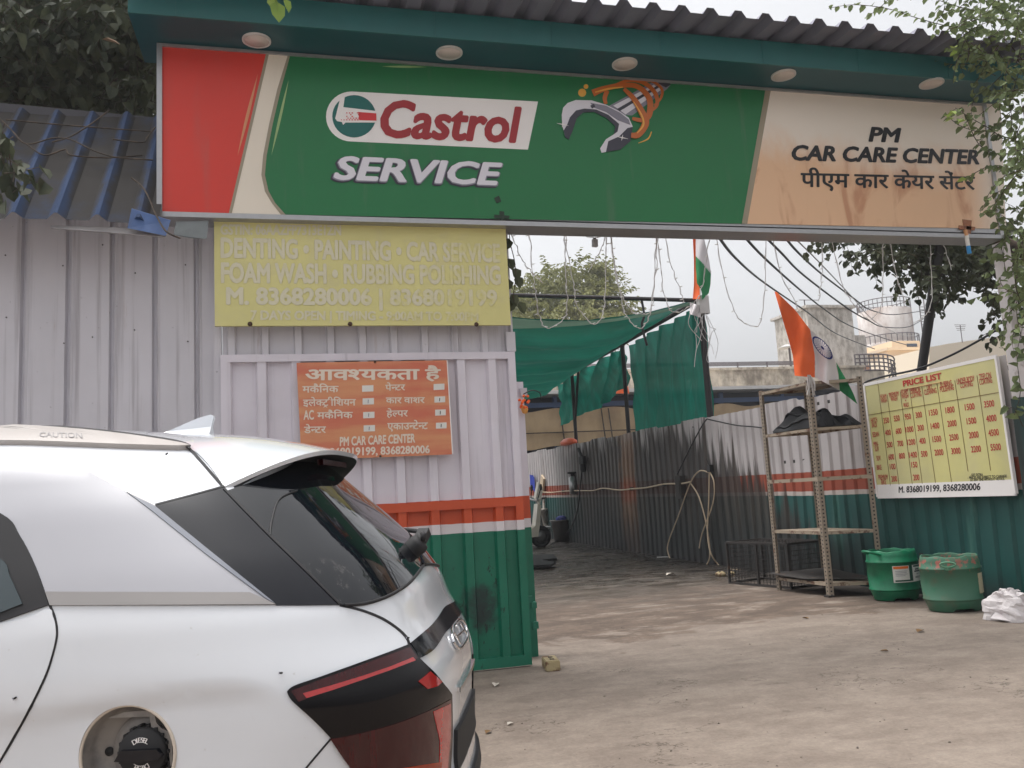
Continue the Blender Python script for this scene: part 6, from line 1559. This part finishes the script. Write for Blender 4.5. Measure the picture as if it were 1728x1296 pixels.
mb = MB(); mb.lathe([(.012, 0), (.012, .01), (0, .01)], fpt(.078, .028, -.058), 14, tuple(NF)); mb.build('stud', M_PLBLACK, rec)
mb = MB(); mb.prism([fpt(x, y, -.035) for x, y in ((.082, -.01), (.098, -.01), (.098, -.055), (.082, -.055), (.082, -.046), (.09, -.046), (.09, -.02), (.082, -.02))], NF * .008); mb.build('catch', M_SEAL, rec)
mb = MB(); mb.lathe([(.09, -.058), (.088, -.05), (.072, -.047), (.060, -.046)], fpt(.030, .0, 0), 36, tuple(NF)); mb.build('filler_ring', M_FILL, rec)
cc = fpt(.032, .002, 0)
mb = MB(); mb.lathe([(.060, -.06), (.060, -.014), (.056, -.008), (0, -.006)], cc, 40, tuple(NF))
for k in range(18):
    a_ = 2*PI*k/18; p = cc + (FX * math.cos(a_) + FZ * math.sin(a_)) * .0605 - NF * .03; mb.bar(p - NF * .014, p + NF * .012, .008)
cap = mb.build('fuel_cap', M_PLBLACK, rec)
def cpt(x, y, d): return cc + FX * x + FZ * y + NF * d
mb = MB(); mb.prism([cpt(x, y, -.007) for x, y in ((-.060, -.012), (-.045, .012), (.046, .012), (.058, -.004), (.046, -.013), (.0, -.017), (-.045, -.013))], NF * .016)
mb.v = [v for v in mb.v]
mb2 = MB(); V_, F_ = glyphs('DIESEL'); w_ = max(p[0] for p in V_)
def arctext(sgn, m):
    for k, ch in enumerate('DIESEL'):
        a_ = sgn * PI / 2 + (2.5 - k) * .20 * 1.0; g = glyphs(ch); x0 = min(p[0] for p in g[0]); x1 = max(p[0] for p in g[0]); xm = (x0 + x1) / 2
        c = Vector((math.cos(a_) * .033, math.sin(a_) * .033)); rx = Vector((math.sin(a_), -math.cos(a_))); ry = Vector((math.cos(a_), math.sin(a_)))
        for dx in (0, .05):
            m.add([cpt(*(c + rx * ((p[0] - xm + dx) * .017) + ry * (p[1] * .017 - .006)), -.0045 - dx * .004) for p in g[0]], g[1])
arctext(1, mb2); arctext(-1, mb2)
grip = mb.build('cap_grip', M_GLOSSB, rec); mb2.build('fuel_lettering', M_SWHITE, rec, fix=False)

# side panels
region(curve([(-420,800),(-150,778),(0,778),(90,781),(140,792),(180,813),(262,857)]) + curve([(262,857),(360,938),(462,1020)]) + [(300,1020),(86,1020)] + curve([(82,1012),(62,958),(35,905),(0,866),(-150,812),(-420,800)]), 'quarter_trim', M_CPANEL, car, off=.0035)
region([(214,832),(262,856),(360,936),(463,1019),(448,1011),(348,937),(252,860)], 'quarter_trim_fold', plain('pale_blue_fold', RGB(122, 126, 136), .5, 0, .03), car, off=.0065)
region([(78,999),(421,1001),(465,1021),(86,1022)], 'silver_strip', M_CARSIL, car, off=.0065)
seam([(-420,796),(-150,776),(0,776),(90,779),(140,790),(180,811),(262,855)], 3.0, 'trim_groove', M_CARSIL, car)
region(curve([(262,854),(320,840),(378,824)]) + curve([(380,827),(455,905),(520,968),(572,1021)]) + [(520,1022),(466,1022)] + curve([(463,1020),(360,937),(262,855)]), 'rear_pillar_gloss', M_GLOSSB, car, off=.004)
seam([(262,853),(320,838),(378,822)], 2.6, 'panel_gap', M_SEAL, car, off=.005)
region(curve([(-420,790),(-150,812),(0,866),(35,905),(62,958),(84,1021)]) + [(0,1050),(-420,1100)], 'door_seal', M_SEAL, car, off=.006)
dg = region(curve([(-420,850),(-120,890),(0,942),(20,975),(41,1020)]) + [(0,1036),(-420,1086)], 'door_glass', M_SIDEGL, car, off=.009)
door = region(curve([(-420,1104),(0,1052),(78,1028),(90,1040),(95,1062),(93,1085),(80,1130),(62,1170),(40,1212),(14,1258),(-10,1300)]) + [(-40,1380),(-420,1420)], 'rear_door', M_CAR, car, off=.003)
seam([(84,1021),(92,1040),(96,1064),(93,1088),(80,1133),(62,1173),(41,1214),(15,1260),(-12,1304)], 4.2, 'door_gap', M_SEAL, car, off=.0015)
mb = MB(); hp = [hit(-230, 1120), hit(-160, 1112), hit(-90, 1106)]; mb.tube(smooth_path([spt(*hp[0], .01), spt(*hp[1], .04), spt(*hp[2], .01)], 4), .012, 7); mb.build('handle', M_CAR, door)
seam([(573,1021),(610,1030),(645,1044),(672,1062),(687,1078),(691,1094)], 4.0, 'tailgate_gap', M_SEAL, car, off=.0015)
seam([(318,756),(340,780),(360,803),(379,825)], 4.0, 'tailgate_gap', M_SEAL, car, off=.0025)
seam([(558,1247),(540,1268),(515,1298),(500,1320)], 3.0, 'bumper_gap', M_SEAL, car, off=.0015)
# roof rail
region(curve([(-420,760),(-150,731),(0,724),(100,729),(200,739),(295,753),(319,759)]) + curve([(300,760),(200,757),(100,753),(0,751),(-150,757),(-420,785)]), 'roof_rail', plain('rail_grey', RGB(176, 170, 166), .4, .2, .05), car, off=.016, rim=.02)
seam([(-420,756),(-150,729),(0,722),(100,727),(200,737),(295,751),(320,760)], 6.0, 'rail_edge', M_SEAL, car, off=.012)
g = glyphs('CAUTION'); tA, tB, tT = hit(68, 746), hit(140, 748), hit(68, 738)
text('CAUTION', plain('embossed_grey', RGB(150, 146, 146), .5), car, spt(*tA, .0175), spt(*tB, .0175), spt(*tT, .0175), tuple(-CV), .01)
# shark fin on the roof
cx0 = Vector((0, 0, 0)); mb = MB(); fin = [(262,737),(285,728),(310,717),(335,706),(356,700),(362,702),(358,720),(357,739)]
fpl = [on(px, py, 1, 0) for px, py in fin]
def plane_v(px, py, v):
    d = ray(px, py); t_ = (v - (CAM - CO).dot(CV)) / d.dot(CV); return CAM + d * t_
P = [plane_v(px, py, HALF) for px, py in fin]; n_ = len(P)
top = P; mb.add([p - CV * (.030 if p.z < min(q.z for q in P) + .03 else .008) for p in P] + [p + CV * (.030 if p.z < min(q.z for q in P) + .03 else .008) for p in P],
       [tuple(range(n_)), tuple(reversed(range(n_, 2*n_)))] + [(i, (i+1) % n_, n_ + (i+1) % n_, n_ + i) for i in range(n_)]); mb.build('shark_fin', M_CAR, car)
# tailgate glass (mirrored about the middle)
def mirrored(H_, bot, topz): return [(0, bot)] + H_ + [(0, topz)] + [(-s, z) for s, z in reversed(H_)]
gb = pxd(curve([(722,948),(700,978),(665,1002),(620,1017),(576,1021)]) , 12)[:-1]; gsd = [h for h in (hit(*p) for p in curve([(575,1021),(520,968),(455,905),(384,829)])) if h]
gb = [h for h in (hit(*p) for p in curve([(715,952),(690,984),(655,1006),(616,1019),(580,1022)])) if h]
H_ = gb + gsd
glz = gb[0][1] - .004
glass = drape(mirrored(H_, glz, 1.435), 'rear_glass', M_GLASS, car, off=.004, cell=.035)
seam([(377,826),(455,906),(520,969),(572,1021)], 3.4, 'glass_edge', M_SEAL, car, off=.0065)
P = gb; rib = [(0, glz)] + list(reversed([(-s, z) for s, z in P])); 
mb = MB(); mb.tube([spt(s, z, .004) for s, z in list(reversed([(-s, z) for s, z in P])) + [(0, glz)] + P], .005, 6); mb.build('glass_seal', M_SEAL, car)
# inner edge line of the glass
mb = MB(); mb.tube([spt(*h, .0055) for h in (hit(*p) for p in curve([(455,905),(458,880),(470,845),(500,830)])) if h] + [], .003, 5); mb.build('black_edge_line', M_SEAL, car)
# spoiler
P0 = shell(*hit(378, 823)); P1 = shell(*hit(319, 757))
d0 = HALF - P0.y; d1 = HALF - P1.y; NS = 40
def te(f):                                          # trailing edge, f in -1..1
    k = abs(f); return Vector((lerp(.216, P0.x, k ** 3.0), HALF - f * d0, lerp(1.438, P0.z, k ** 3.4)))
def fe(f):
    k = abs(f); v = HALF - f * d1; return Vector((lerp(-.30, P1.x, k ** 2.6), v, lerp(1.528, P1.z, k ** 2.2)))
def top_(u, v):
    f = 2 * u - 1; a, b = fe(f), te(f); p = a.lerp(b, v); p.z += .016 * math.sin(PI * v) + .003; return W(p)
mb = MB(); mb.grid(top_, NS, 14)
mb.grid(lambda u, v: W(te(2*u-1) + Vector((-.004 * v, 0, .003 - .014 * v))), NS, 1)
sp_ = mb.build('spoiler', M_CAR, car)
def under(u, v):
    f = (2 * u - 1); a = te(f) + Vector((-.004, 0, -.011)); s_, z_ = unshell(te(f) * 1.0) ; zt_2 = lerp(1.412, P0.z - .012, abs(f) ** 2.6)
    y = abs(f) * d0; lo = None
    r, ww, nn_, aa = ease(r_t, zt_2), ease(w_t, zt_2), interp(n_t, zt_2), interp(a_t, zt_2); q = min(.999, y / ww); b = Vector((r - aa + aa * (1 - q ** nn_) ** (1 / nn_) + .003, HALF - f * d0, zt_2))
    return W(a.lerp(b, v))
mb = MB(); mb.grid(under, NS, 6); mb.build('spoiler_underside', M_SEAL, car)  # underside coloured matt dark so the overhang looks shaded
mb = MB(); c = W(te(0) + Vector((-.05, 0, -.035))); mb.bar(c - CV * .16, c + CV * .16, .02, .018); mb.build('brake_light', M_LAMPRED, car)
# lamps
tl = region(curve([(484,1167),(496,1157),(540,1142),(600,1121),(650,1103),(689,1088)]) + [(689,1088),(706,1112),(735,1140),(760,1172)] + curve([(760,1172),(761,1240),(757,1310)]) + [(757,1310),(610,1330)] + curve([(604,1320),(575,1272),(557,1245),(525,1212),(492,1182),(484,1167)]), 'tail_lamp', M_LAMPDARK, car, off=.006)
region([(490,1166),(540,1147),(600,1126),(650,1108),(688,1094),(701,1112),(650,1135),(600,1150),(540,1170),(503,1184)], 'red_lens', M_LAMPRED, tl, off=.009)
region([(510,1170),(560,1156),(610,1141),(655,1126),(692,1111),(697,1116),(655,1132),(612,1147),(562,1164),(516,1178)], 'light_bar', M_LAMPRED2, tl, off=.0105)
region(curve([(556,1246),(600,1238),(660,1222),(715,1201),(757,1180)]) + curve([(757,1180),(757,1240),(752,1306)]) + [(752,1306),(606,1318),(575,1275)], 'red_lens', M_LAMPRED, tl, off=.009)
region([(726,1200),(755,1187),(755,1240),(750,1300),(736,1306),(737,1250)], 'light_bar', M_LAMPRED2, tl, off=.0105)
region([(702,1150),(722,1134),(742,1151),(735,1158),(718,1163)], 'red_lens', M_LAMPRED2, tl, off=.009)
region([(640,1300),(740,1285),(738,1318),(645,1325)], 'amber_lens', plain('amber_lens', RGB(150, 50, 20), .1), tl, off=.0105)
# mirrored far lamp and light bar across the tailgate
barH = [h for h in (hit(*p) for p in ((750,1022),(738,1046),(720,1066),(706,1112),(690,1090))) if h]
bz = [h for h in (hit(*p) for p in curve([(750,1068),(730,1097),(706,1112)])) if h]; tz = [h for h in (hit(*p) for p in curve([(691,1086),(729,1053),(747,1027)])) if h]
lb = drape(mirrored(bz + tz, bz[0][1], tz[-1][1]), 'tail_light_bar', M_GLOSSB, car, off=.005)
fl = drape([(-s, z) for s, z in pxd([(484,1167),(600,1121),(689,1088),(706,1112),(760,1172),(757,1310),(610,1330),(557,1245)])], 'tail_lamp', M_LAMPDARK, car, off=.006)
# edge crease line of the tailgate lid
mb = MB(); mb.tube([spt(s, z + .006, .001) for s, z in list(reversed([(-s, z) for s, z in tz])) [::-1][::-1]] + [], .002, 4)
# emblem
ec = (0.0, .800); mb = MB(); ring = []
for k in range(33):
    a_ = 2*PI*k/32; ring.append(spt(.075 * math.cos(a_), ec[1] + .034 * math.sin(a_), .006))
mb.tube(ring, .006, 7, False); emb = mb.build('emblem', M_CHROME, car)
mb = MB()
for L in ([(-.038, -.02), (-.022, .022)], [(.022, -.022), (.038, .02)], [(-.03, -.004), (.03, .004)]): mb.tube([spt(s, ec[1] + z, .006) for s, z in L], .005, 6)
mb.build('emblem_letter', M_CHROME, emb)
# bumper, plate, wiper
drape([(-.75, .19), (.75, .19), (.75, .28), (.5, .36), (-.5, .36), (-.75, .28)], 'bumper_insert', M_PLBLACK, car, off=.012, cell=.05, rim=.02)
drape([(-.16, .44), (.16, .44), (.16, .56), (-.16, .56)], 'plate_holder', M_PLBLACK, car, off=.012, cell=.05, rim=.02)
drape([(-.12, .66), (.12, .66), (.12, .675), (-.12, .675)], 'chrome_strip', M_CHROME, car, off=.012, cell=.05, rim=.012)
wz = glz + .055; wp = spt(.0, wz, .02); nW = (spt(0, wz, .05) - wp).normalized()
mb = MB(); mb.lathe([(.034, -.02), (.036, .012), (.030, .028), (0, .032)], wp, 20, tuple(nW)); mb.bar(wp + nW * .01, wp + nW * .03 + CV * .06 + Vector((0, 0, .03)), .04, .03); mb.tube(smooth_path([wp + nW * .03, wp + nW * .035 - CV * .0 + Vector((0, 0, .02)), spt(-.3, wz + .03, .03), spt(-.55, wz + .04, .02)], 4), .010, 6); mb.build('rear_wiper', M_PLBLACK, car)
# wheels
for u_, nm in ((-.34, 'rear'), (-2.85, 'front')):
    for v_ in (.02, 2 * HALF - .24):
        c = W((u_, v_, .31)); mb = MB(); mb.lathe([(.20, 0), (.29, -.005), (.31, .03), (.31, .18), (.29, .215), (.20, .21)], c, 32, tuple(CV)); wh_ = mb.build('wheel', M_RUBBER, car)
        mb = MB(); mb.lathe([(0, .04), (.05, .03), (.19, .02), (.205, .0), (.205, .06)], c, 20, tuple(CV)); mb.build('rim', M_STEEL, wh_)
    for sg in (1, -1):
        sA = unshell((u_, .01, .45))[0]
        dS = abs((shell(sA + .02, .45) - shell(sA - .02, .45)).x) / .04
        drape([(sg * (sA + .34 * math.cos(a_) / dS), max(.185, .29 + .33 * math.sin(a_))) for a_ in [PI * k / 14 for k in range(15)]], 'wheel_arch', M_SEAL, car, off=.004, cell=.06)
# flies resting on the paint
for k, (px, py, lb_) in enumerate(((281,769,'tiny dark fly on the white roof edge of the car'), (474,1136,'tiny dark fly on the rear wing above the tail lamp'), (28,1177,'tiny dark fly on the rear door of the car'), (686,1078,'tiny dark fly by the tailgate gap over the lamp'))):
    h = hit(px, py); p = spt(*h, .006); nn_ = (spt(*h, .02) - p).normalized(); ax = CU if k % 2 else (CU + Vector((0, 0, .5))).normalized()
    f = thing('fly', lb_, 'fly', p); mb = MB(); mb.lathe([(0, -.005), (.0022, -.003), (.0026, .001), (.0016, .004), (0, .005)], p, 8, tuple(ax)); mb.build('insect_body', M_RUBBER, f)
    mb = MB(); s_ = ax.cross(nn_).normalized(); 
    for sg in (-1, 1): mb.add([p, p - ax * .006 + s_ * sg * .004 + nn_ * .001, p - ax * .007 + s_ * sg * .001 + nn_ * .001], [(0, 1, 2)])
    mb.build('wings', M_CHROME_M, f, fix=False)

random.seed(77); mb = MB()
for k in range(90):
    px, py = random.uniform(800, 1728), random.uniform(960, 1296) ** 1.0; p = og(px, py)
    if p.y > 9: continue
    r = random.choice((.003, .004, .004, .005, .007)); mb.lathe([(0, 0), (r * random.uniform(.8, 1.2), r * .1), (r * .7, r * .7), (0, r * .8)], p, 6, (0, 0, 1), random.uniform(.7, 1.3), random.uniform(.7, 1.3), random.uniform(0, 3))
tag(mb.build('grit', worn('grit_stone', RGB(120, 108, 98), RGB(80, 70, 62), .5, 30)), 'scattered grit and small stones on the concrete', 'grit', kind='stuff')

hm = bpy.data.materials.new('haze_air'); hm.use_nodes = True; g_ = hm.node_tree; g_.nodes.remove(g_.nodes['Principled BSDF'])
pv = g_.nodes.new('ShaderNodeVolumePrincipled'); pv.inputs['Color'].default_value = (.95, .96, 1, 1); pv.inputs['Density'].default_value = .0017; pv.inputs['Anisotropy'].default_value = .3
g_.links.new(pv.outputs[0], g_.nodes['Material Output'].inputs['Volume'])
mb = MB(); mb.box((-500, -300, -1.2), (500, 700, 40)); tag(mb.build('haze', hm), kind='stuff')
